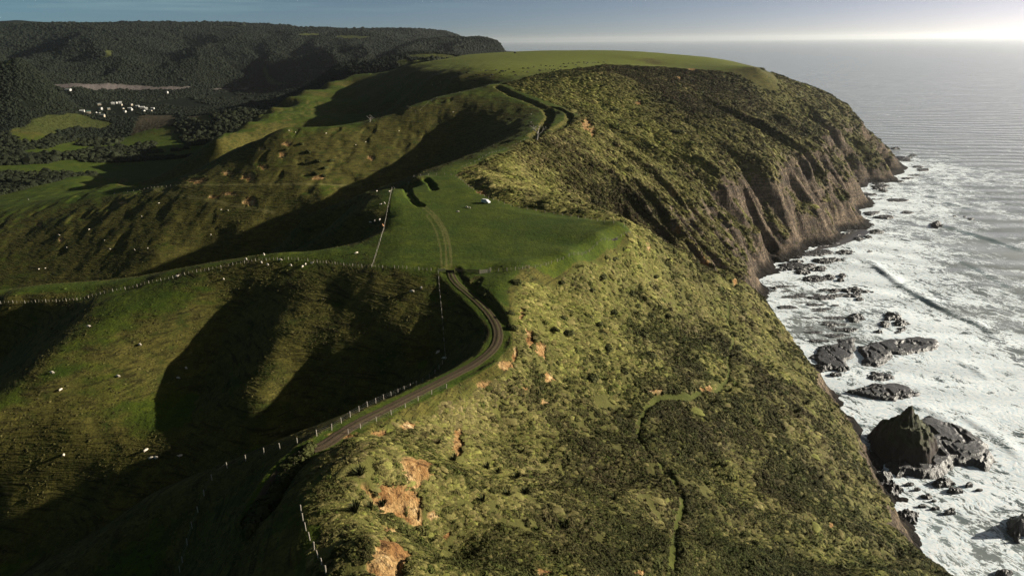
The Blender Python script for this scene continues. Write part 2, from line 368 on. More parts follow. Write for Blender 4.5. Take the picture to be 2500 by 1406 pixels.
def win(X,Y,x0,x1,y0,y1):
    """index window of a polar grid that holds a box"""
    t=np.arctan2(X[:,-1],Y[:,-1]); r=np.hypot(X[0],Y[0])
    th=[math.atan2(a,b) for a in (x0,x1) for b in (max(y0,1),max(y1,1))]
    cx_=0 if x0<0<x1 else min(abs(x0),abs(x1)); cy_=0 if y0<0<y1 else min(abs(y0),abs(y1))
    rr0=math.hypot(cx_,cy_); rr1=math.hypot(max(abs(x0),abs(x1)),max(abs(y0),abs(y1)))
    i0,i1=np.searchsorted(t,[min(th),max(th)]); j0,j1=np.searchsorted(r,[rr0,rr1])
    return slice(max(i0-1,0),i1+1),slice(max(j0-1,0),j1+1)
def line_dist(X,Y,pl,R_):
    """distance to polyline, index along it and side; only within reach R_ (others = 1e9)"""
    D=np.full(X.shape,1e9); K=np.zeros(X.shape); S=np.zeros(X.shape)
    pl=np.asarray(pl,float)
    for i in range(len(pl)-1):
        a=pl[i];b=pl[i+1]; ex,ey=b[0]-a[0],b[1]-a[1]; l2=ex*ex+ey*ey+1e-9
        w=win(X,Y,min(a[0],b[0])-R_,max(a[0],b[0])+R_,min(a[1],b[1])-R_,max(a[1],b[1])+R_)
        x=X[w]; y=Y[w]
        if x.size==0: continue
        t=np.clip(((x-a[0])*ex+(y-a[1])*ey)/l2,0,1)
        dx=x-a[0]-t*ex; dy=y-a[1]-t*ey; q=np.hypot(dx,dy); d=D[w]
        m=q<d; d[m]=q[m]; k_=K[w]; k_[m]=(i+t)[m]; s_=S[w]; s_[m]=np.sign(ex*dy-ey*dx)[m]
    return D,K,S
def in_poly(X,Y,pl):
    c=np.zeros(X.shape,bool); n=len(pl)
    for i in range(n):
        x1,y1=pl[i][:2]; x2,y2=pl[(i+1)%n][:2]
        if y1==y2: continue
        w=((y1>Y)!=(y2>Y))
        c^=w&(X<(x2-x1)*(Y-y1)/(y2-y1)+x1)
    return c
def idw(pts,vals,X,Y,s=12.0,p=2.0):
    num=0;den=0
    for (a,b),v in zip(pts,vals):
        w=1/((X-a)**2+(Y-b)**2+s*s)**p; num=num+w*v; den=den+w
    return num/den
def grid_mesh(name,X,Y,Z):
    ni,nj=X.shape
    co=np.stack([X,Y,Z],-1).reshape(-1,3)
    k=(np.arange(ni-1)[:,None]*nj+np.arange(nj-1)[None]).ravel()
    f=np.stack([k,k+nj,k+nj+1,k+1],-1)
    me=bpy.data.meshes.new(name)
    me.vertices.add(len(co)); me.vertices.foreach_set('co',co.astype(np.float32).ravel())
    me.loops.add(f.size); me.loops.foreach_set('vertex_index',f.astype(np.int32).ravel())
    me.polygons.add(len(f)); me.polygons.foreach_set('loop_start',(np.arange(len(f))*4).astype(np.int32))
    me.update(calc_edges=True)
    me.polygons.foreach_set('use_smooth',np.ones(len(f),bool))
    return me
# ================================================================ shaping the land
col=scene.collection
Z[:]=np.where((GX<0.08*GY)&(Z<3.5)&(GY>300),3.5+(Z-3.5)*0.05,Z)
FZ[:]=np.where((FX<-0.055*FY)&(FZ<4),4+(FZ-4)*0.03,FZ)
RIM=[(-38,40,128)]+[at(*q) for q in [(760,1400,127),(745,1330,127),(735,1262,127),(748,1155,127.3),(778,1098,127.3)]]+[tuple(p) for p in EDGE[5:]]+[at(*p) for p in [(1480,545,119.2),(1400,533,119.6),(1300,515,120.3),(1250,506,120.6),(1190,484,121.5),(1150,462,121.8),(1112,428,123),(1130,410,123.5),(1200,380,126),(1280,345,129.5),(1340,321,132.2),(1380,302,134.4),(1402,284,136),(1420,282,135),(1398,268,137),(1360,257,139),(1300,240,143),(1260,224,148),(1217,206,153.5),(1300,183,160),(1400,170,162.5),(1480,158,164),(1600,163,160),(1700,167,158),(1850,171,156.5),(1900,186,147.5)]]+[(470,1300,130),(500,1500,80),(450,1800,60)]
SEAP=RIM+[(3000,1800,0),(3000,-50,0),(-38,-50,0)]
dR,kR,sR=line_dist(GX,GY,RIM,120)
sea=np.where(in_poly(GX,GY,SEAP),1.0,-1.0)*np.minimum(dR,120)
sm=sstep(-0.5,4.0,sea+ (vn(GX/3,GY/3,3)-.5)*3)
near=sstep(520,430,GY+0.2*GX)            # near slope 1, bay 0
# fall-line frames
a1=( .88*GX+.48*GY); c1=(-.48*GX+.88*GY)
a2=( .74*GX-.67*GY); c2=( .67*GX+.74*GY)
wx=(fbm(GX/60,GY/60,9,3)-.5)*40
dz1=(fbm(c1/11,a1/26,1,3)-.5)*4.2+(.5-np.abs(2*fbm((c1+wx*.25)/19,a1/80,19,3)-1))*8.0+(fbm(c1/3.2,a1/6.0,2,3)-.5)*1.6
g2=1-np.abs(2*fbm((c2+wx)/46,a2/190+3,12,2)-1)
g3=1-np.abs(2*fbm((c2+wx*.6)/15,a2/60+7,14,2)-1)
bell=sstep(0,18,Z)*sstep(150,70,Z)
cl=sstep(2,14,Z)*sstep(92,62,Z)          # cliff band of the bay
g4=1-np.abs(2*fbm((c2+wx*.3)/6.5,a2/26+2,18,2)-1)
dz2=bell*((g2-.7)*30*sstep(3,40,sea)+(g3-.65)*11*sstep(2,25,sea)*(.25+.75*cl)+(g4-.6)*4.2*cl)+(fbm(c2/14,a2/22,17,3)-.5)*3.2
Z+=sm*(near*dz1*sstep(0,14,sea)+(1-near)*dz2)
# tear-off niches along the brink of the bay cliffs
lip=(1-near)*sm*sstep(70,60,Z)*sstep(30,44,Z)
Z-=lip*7*sstep(.55,.75,fbm((c2+wx)/24,a2/70,41,2))
# hummocks of the pasture
Z+=(1-sm)*((fbm(GX/9,GY/9,4,3)-.5)*.9*sstep(60,200,np.hypot(GX,GY)))
PADp=[at(*p) for p in [(1092,655,121),(1000,656,120),(915,650,119.5),(945,545,120),(960,468,121),(1050,432,123),(1112,430,123),(1190,486,121.5),(1300,516,120.3),(1480,546,119.2),(1540,572,118.6),(1450,612,119.8),(1350,652,120.7)]]
pad=in_poly(GX,GY,PADp).astype(float)
_A=np.c_[np.ones(int(pad.sum())),GX[pad>0],GY[pad>0]]; _s=np.linalg.lstsq(_A,Z[pad>0],rcond=None)[0]
_pl=_s[0]+_s[1]*GX+_s[2]*GY; _dp,_,_=line_dist(GX,GY,PADp+PADp[:1],14); _pw=np.where(pad>0,sstep(0,12,np.minimum(_dp,14)),0)*.75
Z+=(_pl-Z)*_pw
# gully ribs on the inland faces
ins=sstep(3,25,-sea)
Z+=ins*sstep(250,600,GY)*((fbm(GX/34,GY/60,22,4)-.5)*4.2-1.1*sstep(.56,.74,fbm(GX/18,GY/30,23,3)))*(1-pad)*sstep(24,50,Z)*sstep(158,140,Z)
# ---- sunken lanes, ledges and the road bed
PAINT={}
def lane(px,alts,w,depth,side=0.0,key=None):
    pl=smooth_line([at(p[0],p[1],a) for p,a in zip(px,alts)] if alts is not None else hits(px),2.0)
    D,K,S=line_dist(GX,GY,pl,w*3+4)
    f=1-sstep(w*.42,w*.42+max(1.4,w*.45),D+(fbm(GX/3,GY/3,8,3)-.5)*w*.55)
    Z[:]=Z-f*depth*(.55+.9*fbm(GX/6,GY/6,28,2))
    if key: PAINT[key]=np.maximum(PAINT.get(key,0),f)
    return pl
lane([(1215,212),(1270,240),(1310,254),(1336,268),(1341,285),(1326,310),(1303,332)],None,6.5,2.8)
lane([(1345,262),(1375,270),(1390,282),(1380,300),(1352,318)],None,4.5,2.2)
lane([(990,450),(997,470),(1012,492),(1028,502)],None,3.2,1.5)
lane([(1040,436),(1052,448),(1060,464)],None,3.0,1.4)
lane([(1775,725),(1778,765),(1783,800),(1791,825),(1780,858),(1776,880),(1780,905),(1765,935),(1742,958),(1690,964),(1640,965),(1600,972),(1575,1000),(1560,1040),(1562,1075),(1600,1120),(1650,1180),(1665,1230),(1650,1290),(1640,1380)],None,.8,0.8,key='path')
lane([(1165,680),(1158,700),(1160,730),(1185,760),(1200,775)],None,2.2,.7)
ROADPX=[(640,1320),(690,1200),(745,1115),(790,1080),(840,1050),(900,1017),(960,987),(1010,963),(1065,936),(1120,908),(1165,884),(1195,862),(1212,838),(1216,812),(1208,785),(1190,758),(1165,732),(1140,710),(1118,692),(1105,676),(1100,660)]
ROAD=smooth_line([at(x,y,a) for (x,y),a in zip(ROADPX,[121,123.3,125.8,127,125.7,123.8,122.2,120.8,119.6,118.8,118.3,118.1,118,118,118.2,118.5,119.1,119.7,120.2,120.6,120.9])],0.8)
land.Z=Z
rz=land(ROAD[:,0],ROAD[:,1]); k=np.ones(31)/31; rz=np.convolve(np.pad(rz,15,'edge'),k,'valid'); ROAD[:,2]=rz
D,K,S=line_dist(GX,GY,ROAD,9)
f=1-sstep(2.2,5.5,D); zr=np.interp(K.ravel(),np.arange(len(ROAD)),ROAD[:,2]).reshape(Z.shape)
Z[:]=np.where(D<9,Z*(1-f)+(zr-.10)*f,Z)
roadm=np.where(D<9,1-sstep(2.0,3.2,D+(vn(GX/1.5,GY/1.5,6)-.5)*1.2),0)
Z[:]=np.where((D>3)&(D<6),Z+.25*sstep(3,4,D)*sstep(6,4.6,D)*vn(GX/2,GY/2,77),Z)
# painted tracks (worn soil / short grass), no relief
def worn(px,w,key,rut=0):
    pl=smooth_line(hits(px),2.0); D,K,S=line_dist(GX,GY,pl,w*2+3)
    d=np.abs(D-rut) if rut else D
    f=1-sstep(w*.35,w*.7,d+(vn(GX/2,GY/2,15)-.5)*w*.3)
    PAINT[key]=np.maximum(PAINT.get(key,0),f); return pl
worn([(1096,652),(1093,600),(1082,560),(1058,525),(1020,495),(998,470),(990,452),(1010,440),(1060,428)],.9,'rut',rut=.9)
worn([(1090,650),(1085,600),(1070,555),(1050,525)],.7,'rut',rut=1.8)
TRACK_A=worn([(300,477),(360,467),(430,453),(520,452),(650,450),(780,449),(880,450)],3.2,'dirt2')
worn([(350,466),(430,476),(520,491),(600,508),(670,520)],3.2,'dirt2')
worn([(1130,412),(1200,382),(1280,347),(1320,330)],2.6,'rut')
worn([(1215,207),(1250,226),(1300,250),(1340,262),(1385,277)],3,'rut')
worn([(1470,159),(1520,160),(1600,160)],4,'rut')
# ---- scars of bare soil
EARTH=[(962,1215,74,50),(945,1325,52,58),(1000,1262,45,16),(975,1372,28,28),(1115,1082,20,36),(1020,1125,42,16),(1002,1040,26,10),(850,1062,50,13),(925,1060,28,9),(1180,935,26,11),(1238,890,20,12),(1292,815,12,30),(1322,852,16,22),(1272,765,10,24),(1258,862,9,22),(1285,947,22,9),(1332,982,22,8),(1342,922,18,14),(1590,955,30,6),(1725,955,20,7),(1330,1396,42,14),(1560,1396,25,9),(1180,1372,11,20),(1060,1255,20,10),(1090,1300,14,14),(1430,300,16,20),(1446,320,10,22),(1182,470,18,12),(1582,602,9,12),(2030,1280,9,7),(1655,560,10,12),(1720,645,14,10),(1640,470,14,14),
 (480,440,30,7),(560,425,18,8),(607,432,20,12),(642,407,14,8),(700,352,12,7),(520,481,22,5),(560,473,18,5),(300,496,14,6),(95,549,8,6),(612,492,20,15),(690,377,9,9),(780,432,20,7),(640,362,8,6),(905,385,10,8),(150,585,8,6),(445,435,14,5),(1790,700,14,6),(1560,250,10,8),(1690,170,12,5),(1660,190,8,6)]
earth=np.zeros(Z.shape); land.Z=Z
nz=fbm(GX/1.6,GY/1.6,51,3); nb=fbm(GX/5,GY/5,52,2)
for px,py,rx,ry in EARTH:
    q=hit(px,py)
    if q is None: continue
    d=math.dist((0,0,H),q)/F
    qa,qb=hit(px-rx*.5,py),hit(px+rx*.5,py); qc,qd=hit(px,py-ry*.5),hit(px,py+ry*.5)
    if None in (qa,qb,qc,qd): continue
    u=np.array(qb[:2])-np.array(qa[:2]); v=np.array(qd[:2])-np.array(qc[:2])
    if np.hypot(*v)>8*ry*d: v=v/np.hypot(*v)*8*ry*d
    if np.hypot(*u)>4*rx*d: u=u/np.hypot(*u)*4*rx*d
    M=np.array([u,v]).T
    if abs(np.linalg.det(M))<.5: continue
    rad=1.9*(np.hypot(*u)+np.hypot(*v)); w_=win(GX,GY,q[0]-rad,q[0]+rad,q[1]-rad,q[1]+rad)
    I=np.linalg.inv(M); x=GX[w_]-q[0]; y=GY[w_]-q[1]
    e=np.hypot(I[0,0]*x+I[0,1]*y,I[1,0]*x+I[1,1]*y)
    f=1-sstep(.62,.95,e+(nz[w_]-.5)*1.1+(nb[w_]-.5)*.7)
    Z[w_]-=f*min(3.2 if ry>38 else 1.6,ry*d*.24)*(.5+1.0*nz[w_])
    earth[w_]=np.maximum(earth[w_],f)
rs=RR[None]
def slope_of(Z):
    gt=np.gradient(Z,axis=0)/(rs*(T1-T0)/(NI-1)); gr=np.gradient(Z,axis=1)/np.gradient(RR)[None]
    return gt,gr
gt,gr=slope_of(Z); slope=np.degrees(np.arctan(np.hypot(gt,gr)))
rock=sm*(1-near)*sstep(50,60,slope+(fbm(c2/9,a2/30,61,3)-.5)*44+6*cl)*sstep(95,62,Z+(fbm(c2/40,a2/40,65,2)-.5)*40)
rock=np.maximum(rock,sm*(1-near)*cl*sstep(.52,.60,fbm((c2+wx)/20,a2/34,63,3))*sstep(40,48,slope))
rock=np.maximum(rock,sm*sstep(23,13,Z+(fbm(GX/9,GY/9,64,3)-.5)*16))
rock=np.maximum(rock,sm*near*sstep(34,26,Z+(fbm(GX/12,GY/12,66,3)-.5)*22)*.9)
Z+=rock*((fbm(c2/3.2,a2/6+Z/9,67,3)-.5)*3.4+(vn(c2/9,Z/3.0,69)-.5)*2.2)
dark=sstep(9,3,Z+(fbm(GX/7,GY/7,68,3)-.5)*5)*sstep(-30,5,sea)
dry=(1-sm)*sstep(8.5,18,slope+(fbm(GX/30,GY/30,71,3)-.5)*14)*(1-pad)
lush=PAINT.get('path',0)*1.0
land.Z=Z
# ---- colour zones of the seaward slopes: light tussock (1) to dark scrub (0), and brown-ness
ZONE=[(1350,750,1,.1),(1500,690,1,.1),(1300,800,.9,.1),(1560,640,.95,.15),(1450,820,.55,.1),(1550,780,.35,.1),(1600,860,.45,.2),(1400,900,.55,.2),(1150,1010,.95,.5),(1100,1000,.95,.4),(1230,1030,.9,.4),(1000,1120,.8,.3),(1250,1150,.55,.35),(1150,1250,.5,.35),(1400,1050,.4,.4),(1300,1250,.4,.35),(1500,1150,.3,.5),(1500,1300,.3,.35),(1700,1100,.3,.45),(1750,850,.35,.4),(1700,760,.5,.3),(1850,950,.35,.4),(1950,1050,.35,.4),(1900,1200,.3,.4),(2050,1250,.3,.2),(2100,1380,.4,.05),(1800,1350,.35,.2),(1650,1000,.25,.3),(1660,1080,.3,.1),
 (1300,420,.95,.3),(1200,440,.95,.4),(1350,470,.7,.2),(1450,450,.3,.6),(1500,500,.2,.8),(1420,380,.5,.6),(1560,520,.1,.8),(1480,360,.9,.4),(1560,430,.7,.4),(1620,480,.6,.5),(1300,220,1,.1),(1400,210,.95,.1),(1450,250,.6,.05),(1500,240,.9,.1),(1550,300,.8,.1),(1600,340,.95,.1),(1650,370,.9,.1),(1500,310,.7,.1),(1460,290,.5,.0),(1600,190,.3,.8),(1650,230,.1,.8),(1680,260,.1,.8),(1720,200,.2,.8),(1780,220,.15,.7),(1800,280,.3,.7),(1700,320,.6,.4),(1750,330,.4,.5),(1850,200,.25,.5),(1900,230,.45,.4),(1850,300,.35,.6),(1950,290,.5,.4),(2000,330,.45,.5),(1900,360,.5,.5),(1700,420,.6,.5),(1800,440,.5,.6),(1900,440,.5,.6),(1800,600,.6,.3),(1850,560,.6,.3),(1750,600,.5,.4),(2050,400,.45,.5),(2000,500,.5,.4)]
zp=[];zl=[];zb=[]
for px,py,l,b in ZONE:
    q=hit(px,py)
    if q: zp.append(q[:2]); zl.append(l); zb.append(b)
def zone(X,Y):
    return idw(zp,zl,X,Y,9.0,1.6),idw(zp,zb,X,Y,9.0,1.6)
czx,czy=polar(240,200,T0,T1,L0,L1); zlc,zbc=zone(czx,czy)
zoneL=Field(zlc,T0,T1,L0,L1); zoneB=Field(zbc,T0,T1,L0,L1)
def new_mesh_obj(name,me,mat=None,parent=None,**props):
    o=bpy.data.objects.new(name,me); col.objects.link(o)
    if mat: me.materials.append(mat)
    if parent: o.parent=parent
    for k,v in props.items(): o[k]=v
    return o
def add_col(me,name,r,g,b,a=None):
    n=r.size; A_=np.ones((n,4),np.float32); A_[:,0]=r.ravel();A_[:,1]=g.ravel();A_[:,2]=b.ravel()
    if a is not None: A_[:,3]=a.ravel()
    at_=me.attributes.new(name,'FLOAT_COLOR','POINT'); at_.data.foreach_set('color',A_.ravel())
# ================================================================ materials
ALB=.68            # one tone scale for every surface, so that lit ground sits at real albedos under exposure 1
class Mat:
    def __init__(s,name):
        s.m=bpy.data.materials.new(name); s.m.use_nodes=True; s.t=s.m.node_tree; s.t.nodes.clear()
        s.out=s.t.nodes.new('ShaderNodeOutputMaterial'); s.p=s.t.nodes.new('ShaderNodeBsdfPrincipled'); s.t.links.new(s.p.outputs[0],s.out.inputs[0])
        s.pos=None
    def n(s,ty,**k):
        x=s.t.nodes.new('ShaderNode'+ty)
        for a,v in k.items(): setattr(x,a,v)
        return x
    def set(s,sock,v):
        if hasattr(v,'is_output'): s.t.links.new(v,sock)
        elif isinstance(v,(tuple,list)) and len(v)==3 and sock.type=='RGBA': sock.default_value=(*v,1)
        else: sock.default_value=v
    def P(s):
        if not s.pos: s.pos=s.n('NewGeometry').outputs['Position']
        return s.pos
    def attr(s,name,ty='GEOMETRY'):
        x=s.n('Attribute'); x.attribute_name=name; x.attribute_type=ty; return x
    def sep(s,c):
        x=s.n('SeparateColor'); s.set(x.inputs[0],c); return x.outputs
    def math(s,op,a,b=None,clamp=False):
        x=s.n('Math',operation=op,use_clamp=clamp); s.set(x.inputs[0],a)
        if b is not None: s.set(x.inputs[1],b)
        return x.outputs[0]
    def noise(s,scale,detail=3,rough=.55,vec=None,dist=0):
        x=s.n('TexNoise'); s.set(x.inputs['Vector'],vec or s.P()); x.inputs['Scale'].default_value=scale; x.inputs['Detail'].default_value=detail; x.inputs['Roughness'].default_value=rough; x.inputs['Distortion'].default_value=dist
        return x.outputs['Fac']
    def vmul(s,v,k):
        x=s.n('VectorMath',operation='MULTIPLY'); s.set(x.inputs[0],v); x.inputs[1].default_value=k; return x.outputs[0]
    def ramp(s,f,*st,interp='LINEAR'):
        x=s.n('ValToRGB'); s.set(x.inputs[0],f); cr=x.color_ramp; cr.interpolation=interp
        while len(cr.elements)<len(st): cr.elements.new(.5)
        for e,(p,c) in zip(cr.elements,st):
            e.position=p; e.color=(*c,1) if isinstance(c,(tuple,list)) else (c,c,c,1)
        return x.outputs[0]
    def mix(s,f,a,b,mode='MIX'):
        x=s.n('Mix',data_type='RGBA',blend_type=mode); s.set(x.inputs[0],f); s.set(x.inputs[6],a); s.set(x.inputs[7],b); return x.outputs[2]
    def rng(s,v,a,b,c=0,d=1):
        x=s.n('MapRange',interpolation_type='SMOOTHSTEP'); s.set(x.inputs[0],v)
        for i,q in enumerate((a,b,c,d)): x.inputs[i+1].default_value=q
        return x.outputs[0]
    def bump(s,h,dist,strength=1,normal=None):
        x=s.n('Bump'); x.inputs['Strength'].default_value=strength if not hasattr(strength,'is_output') else 1
        if hasattr(strength,'is_output'): s.t.links.new(strength,x.inputs['Strength'])
        x.inputs['Distance'].default_value=dist; s.set(x.inputs['Height'],h)
        if normal: s.t.links.new(normal,x.inputs['Normal'])
        return x.outputs[0]
    def done(s,color,rough=.9,spec=.2,normal=None,metal=0):
        s.set(s.p.inputs['Base Color'],s.mix(1.0,color,(ALB,ALB,ALB),'MULTIPLY')); s.set(s.p.inputs['Roughness'],rough); s.p.inputs['Specular IOR Level'].default_value=spec
        if normal: s.t.links.new(normal,s.p.inputs['Normal'])
        s.p.inputs['Metallic'].default_value=metal
        return s.m
def plain(name,c,rough=.8,spec=.2,var=.25,scale=3.0,metal=0,bump=0):
    M=Mat(name); n=M.noise(scale,3)
    c2=tuple(min(1,x*(1+var)) for x in c); c1=tuple(x*(1-var) for x in c)
    return M.done(M.mix(n,c1,c2),rough,spec,M.bump(n,bump) if bump else None,metal)
def ground_material():
    M=Mat('land'); a=M.sep(M.attr('m1').outputs['Color']); b=M.sep(M.attr('m2').outputs['Color'])
    alp=M.attr('m1').outputs['Alpha']; zl=M.attr('m2').outputs['Alpha']
    P_=M.P(); flat=M.vmul(P_,(1,1,.25))
    n1=M.noise(.035,4,.6,flat); n2=M.noise(.35,4,.6); n3=M.noise(1.7,3,.6)
    past=M.mix(M.rng(n1,.35,.68),(.070,.106,.007),(.118,.142,.011))
    past=M.mix(M.rng(n2,.32,.72),M.mix(.6,past,(.030,.046,.008)),past)
    n4=M.noise(.10,5,.65,flat); past=M.mix(M.rng(n4,.40,.62,.55,0),past,(.036,.066,.006)); past=M.mix(M.rng(n4,.60,.72,0,.55),past,(.125,.135,.022))
    dryc=M.mix(M.rng(n2,.3,.7),(.075,.070,.016),(.140,.122,.028))
    dryc=M.mix(M.rng(M.noise(.11,4,.65),.48,.72),dryc,(.052,.066,.012))
    terr=M.noise(1.0,3,.6,M.vmul(P_,(.10,.10,1.5)),.4)
    dryc=M.mix(M.rng(terr,.52,.66,0,.75),dryc,(.026,.022,.008))
    past=M.mix(M.attr('m3').outputs['Fac'],past,M.mix(n2,(.115,.150,.018),(.170,.180,.030)))
    c=M.mix(b[1],past,dryc)
    c=M.mix(M.rng(n3,.30,.55,.55,0),c,(.016,.020,.005))
    # seaward ground below the scrub
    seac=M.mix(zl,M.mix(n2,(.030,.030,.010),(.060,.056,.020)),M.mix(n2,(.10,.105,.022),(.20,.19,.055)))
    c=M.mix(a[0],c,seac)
    r1=M.noise(.09,5,.65,M.vmul(P_,(1,1,.5))); r2=M.noise(.8,5,.7,M.vmul(P_,(1,1,.35)))
    rockc=M.ramp(r1,(.30,(.11,.085,.066)),(.42,(.21,.160,.120)),(.54,(.34,.255,.180)),(.64,(.44,.335,.235)),(.78,(.22,.165,.122)))
    rockc=M.mix(M.rng(r2,.36,.52,.8,0),rockc,(.045,.037,.032))  # low spots of the bump noise painted dark, as shade in cavities
    rockc=M.mix(M.rng(M.noise(1.0,4,.65,M.vmul(P_,(.04,.04,.55))),.44,.56,.6,0),rockc,(.085,.072,.062))
    rockc=M.mix(M.rng(M.noise(.16,4,.7),.56,.66,0,.7),rockc,(.095,.095,.030))
    c=M.mix(a[1],c,rockc)
    c=M.mix(alp,c,M.mix(n2,(.012,.010,.009),(.035,.028,.024)))
    e=M.noise(.22,5,.7); 
    earthc=M.ramp(e,(.30,(.17,.080,.028)),(.43,(.30,.160,.058)),(.55,(.46,.295,.125)),(.68,(.66,.50,.28)))
    earthc=M.mix(M.rng(M.noise(.9,5,.75),.38,.52,.85,0),earthc,(.07,.035,.016))
    c=M.mix(a[2],c,earthc)
    c=M.mix(b[0],c,M.mix(n3,(.14,.135,.04),(.21,.18,.07)))
    c=M.mix(M.math('MULTIPLY',b[2],.22),c,M.mix(n2,(.045,.075,.010),(.085,.11,.016)))
    # relief
    h=M.math('ADD',M.math('MULTIPLY',n3,.5),M.noise(.7,3))
    nb=M.bump(h,.45,.55)
    nb=M.bump(terr,.9,M.math('MULTIPLY',b[1],.9),nb)
    nb=M.bump(r2,3.5,M.math('MULTIPLY',a[1],1.0),nb)
    nb=M.bump(M.noise(.25,4,.7,M.vmul(P_,(1,1,.3))),6.0,M.math('MULTIPLY',a[1],.9),nb)
    nb=M.bump(M.noise(1.1,4,.7),.8,M.math('MULTIPLY',a[2],.9),nb)
    return M.done(c,.95,.1,nb)
GM=ground_material()
me=grid_mesh('ground',GX,GY,Z)
add_col(me,'m1',sm*np.clip(1-PAINT.get('path',0)*.3,0,1),rock,earth*(1-.2*rock),dark)
add_col(me,'m2',np.clip(PAINT.get('rut',0)*.55+PAINT.get('dirt2',0)*.8+0*Z,0,1),dry,lush,zoneL(GX,GY))
_a=me.attributes.new('m3','FLOAT','POINT'); _a.data.foreach_set('value',(sstep(148,162,Z+(fbm(GX/60,GY/60,171,2)-.5)*10)*(1-sm)*sstep(600,800,GY)).astype(np.float32).ravel())
ground=new_mesh_obj('ground',me,GM,kind='structure')
ground['label']='grassy coastal ridge with cliffs, spurs and shadowed valleys'
# far land: woods, fields, dune sand
fieldpts=[]
def far_material():
    M=Mat('far_land'); a=M.sep(M.attr('m1').outputs['Color'])
    n1=M.noise(.012,4,.6); n2=M.noise(.08,4,.65)
    wood=M.mix(n2,(.005,.008,.005),(.012,.016,.008))
    c=M.mix(a[0],wood,M.mix(n1,(.045,.062,.014),(.085,.085,.028)))
    c=M.mix(a[1],c,M.mix(n2,(.085,.072,.070),(.15,.13,.12)))
    c=M.mix(a[2],c,M.mix(n2,(.05,.042,.028),(.085,.068,.042)))
    nb=M.bump(n2,8,.8)
    return M.done(c,.95,.05,nb)
def fhit(px,py):
    q=hit(px,py,farland,1600,9400); n=hit(px,py)
    return n if (n is not None) else q
def fpatch(L):
    m=np.zeros(FZ.shape); mn=np.zeros(Z.shape)
    for px,py,rx,ry in L:
        q=fhit(px,py)
        if q is None: continue
        A1=fhit(px-rx*.5,py); B1=fhit(px+rx*.5,py); A2=fhit(px,py-ry*.5); B2=fhit(px,py+ry*.5)
        if None in (A1,B1,A2,B2): continue
        u=np.array(B1[:2])-np.array(A1[:2]); v=np.array(A2[:2])-np.array(B2[:2])
        if np.hypot(*v)>900: v*=900/np.hypot(*v)
        Mx=np.array([u,v]).T
        if abs(np.linalg.det(Mx))<10: continue
        I=np.linalg.inv(Mx)
        for X_,Y_,o in ((FX,FY,m),(GX,GY,mn)):
            rad=1.6*(np.hypot(*u)+np.hypot(*v)); w_=win(X_,Y_,q[0]-rad,q[0]+rad,q[1]-rad,q[1]+rad)
            x=X_[w_]-q[0]; y=Y_[w_]-q[1]
            if x.size==0: continue
            e=np.hypot(I[0,0]*x+I[0,1]*y,I[1,0]*x+I[1,1]*y)
            o[w_]=np.maximum(o[w_],1-sstep(.85,1.05,e+(fbm(X_[w_]/40,Y_[w_]/40,81,3)-.5)*.8))
    return m,mn
fg,ng=fpatch([(680,207,36,5),(770,86,45,4),(860,92,45,5),(560,67,30,2),(265,124,9,3),(680,133,10,3),(800,148,14,3),(50,281,14,3),(60,322,34,9),(110,320,60,9),(170,322,60,7),(235,328,40,5),(1050,137,60,6),(1010,150,40,5),(880,162,15,2),(265,135,30,3)])
fs,ns_=fpatch([(170,209,60,6),(250,213,70,8),(330,216,60,7),(400,216,50,4),(560,218,60,2),(455,214,20,2)])
fb,nb_=fpatch([(300,305,90,18),(380,290,60,14),(240,310,60,10),(480,285,40,6)])
me=grid_mesh('hills',FX,FY,FZ); add_col(me,'m1',fg,fs,fb)
hills=new_mesh_obj('hills',me,far_material(),kind='structure'); hills['label']='distant wooded hills beyond the valley with far sea cliffs'
# ================================================================ sea
SNI,SNJ=520,520
ST0,ST1,SL0,SL1=-0.30,0.86,math.log(150.),math.log(90000.)
_sr=np.exp(np.r_[np.linspace(SL0,math.log(1050.),SNJ-120,endpoint=False),np.linspace(math.log(1050.),SL1,120)])
_st=np.linspace(ST0,ST1,SNI)[:,None]; SX=np.sin(_st)*_sr[None]; SY=np.cos(_st)*_sr[None]
FOAM=[(2400,200,0),(2000,130,0),(1500,110,0),(2480,130,0),(2200,250,0),(2450,300,.03),(2300,300,.02),(2150,330,.25),(2200,340,.2),(2450,400,.1),(2300,370,.15),(2230,400,.85),(2330,440,.55),(2450,470,.18),(2150,500,.85),(2250,500,.65),(2400,520,.25),(2480,560,.12),(2300,580,.45),(2150,600,.95),(2400,600,.12),(2480,640,.18),(2350,650,.32),(2480,700,.3),(2200,640,.9),(2100,680,.95),(2300,720,.62),(2400,760,.42),(2480,780,.3),(2480,850,.5),(2300,800,.9),(2400,880,.85),(2200,900,.95),(2000,700,.8),(1950,760,.4),(2000,800,.35),(1960,720,.5),(2050,950,.85),(2100,1000,.8),(2300,980,.92),(2450,1000,.9),(2150,1060,.35),(2480,1100,.9),(2400,1200,.8),(2300,1200,.75),(2250,1300,.6),(2400,1300,.5),(2480,1380,.4),(2350,1390,.45),(2150,1130,.5),(2480,1200,.8),(1900,650,.8),(2000,620,.8)]
fp=[at(p[0],p[1],0)[:2] for p in FOAM]
fcx,fcy=polar(260,200,ST0,ST1,SL0,math.log(2500.))
foamF=Field(idw(fp,[p[2] for p in FOAM],fcx,fcy,14.,1.7),ST0,ST1,SL0,math.log(2500.))
foam=foamF(SX,SY)*sstep(1900,1000,np.hypot(SX,SY))
zl_=land(np.clip(SX,-3000,3000),SY); inr=(np.hypot(SX,SY)<1650)
shore=np.where(inr,sstep(-9,-2.5,zl_),0)*(SX>0)
foam=np.maximum(foam,shore*.8)*(SX>20)
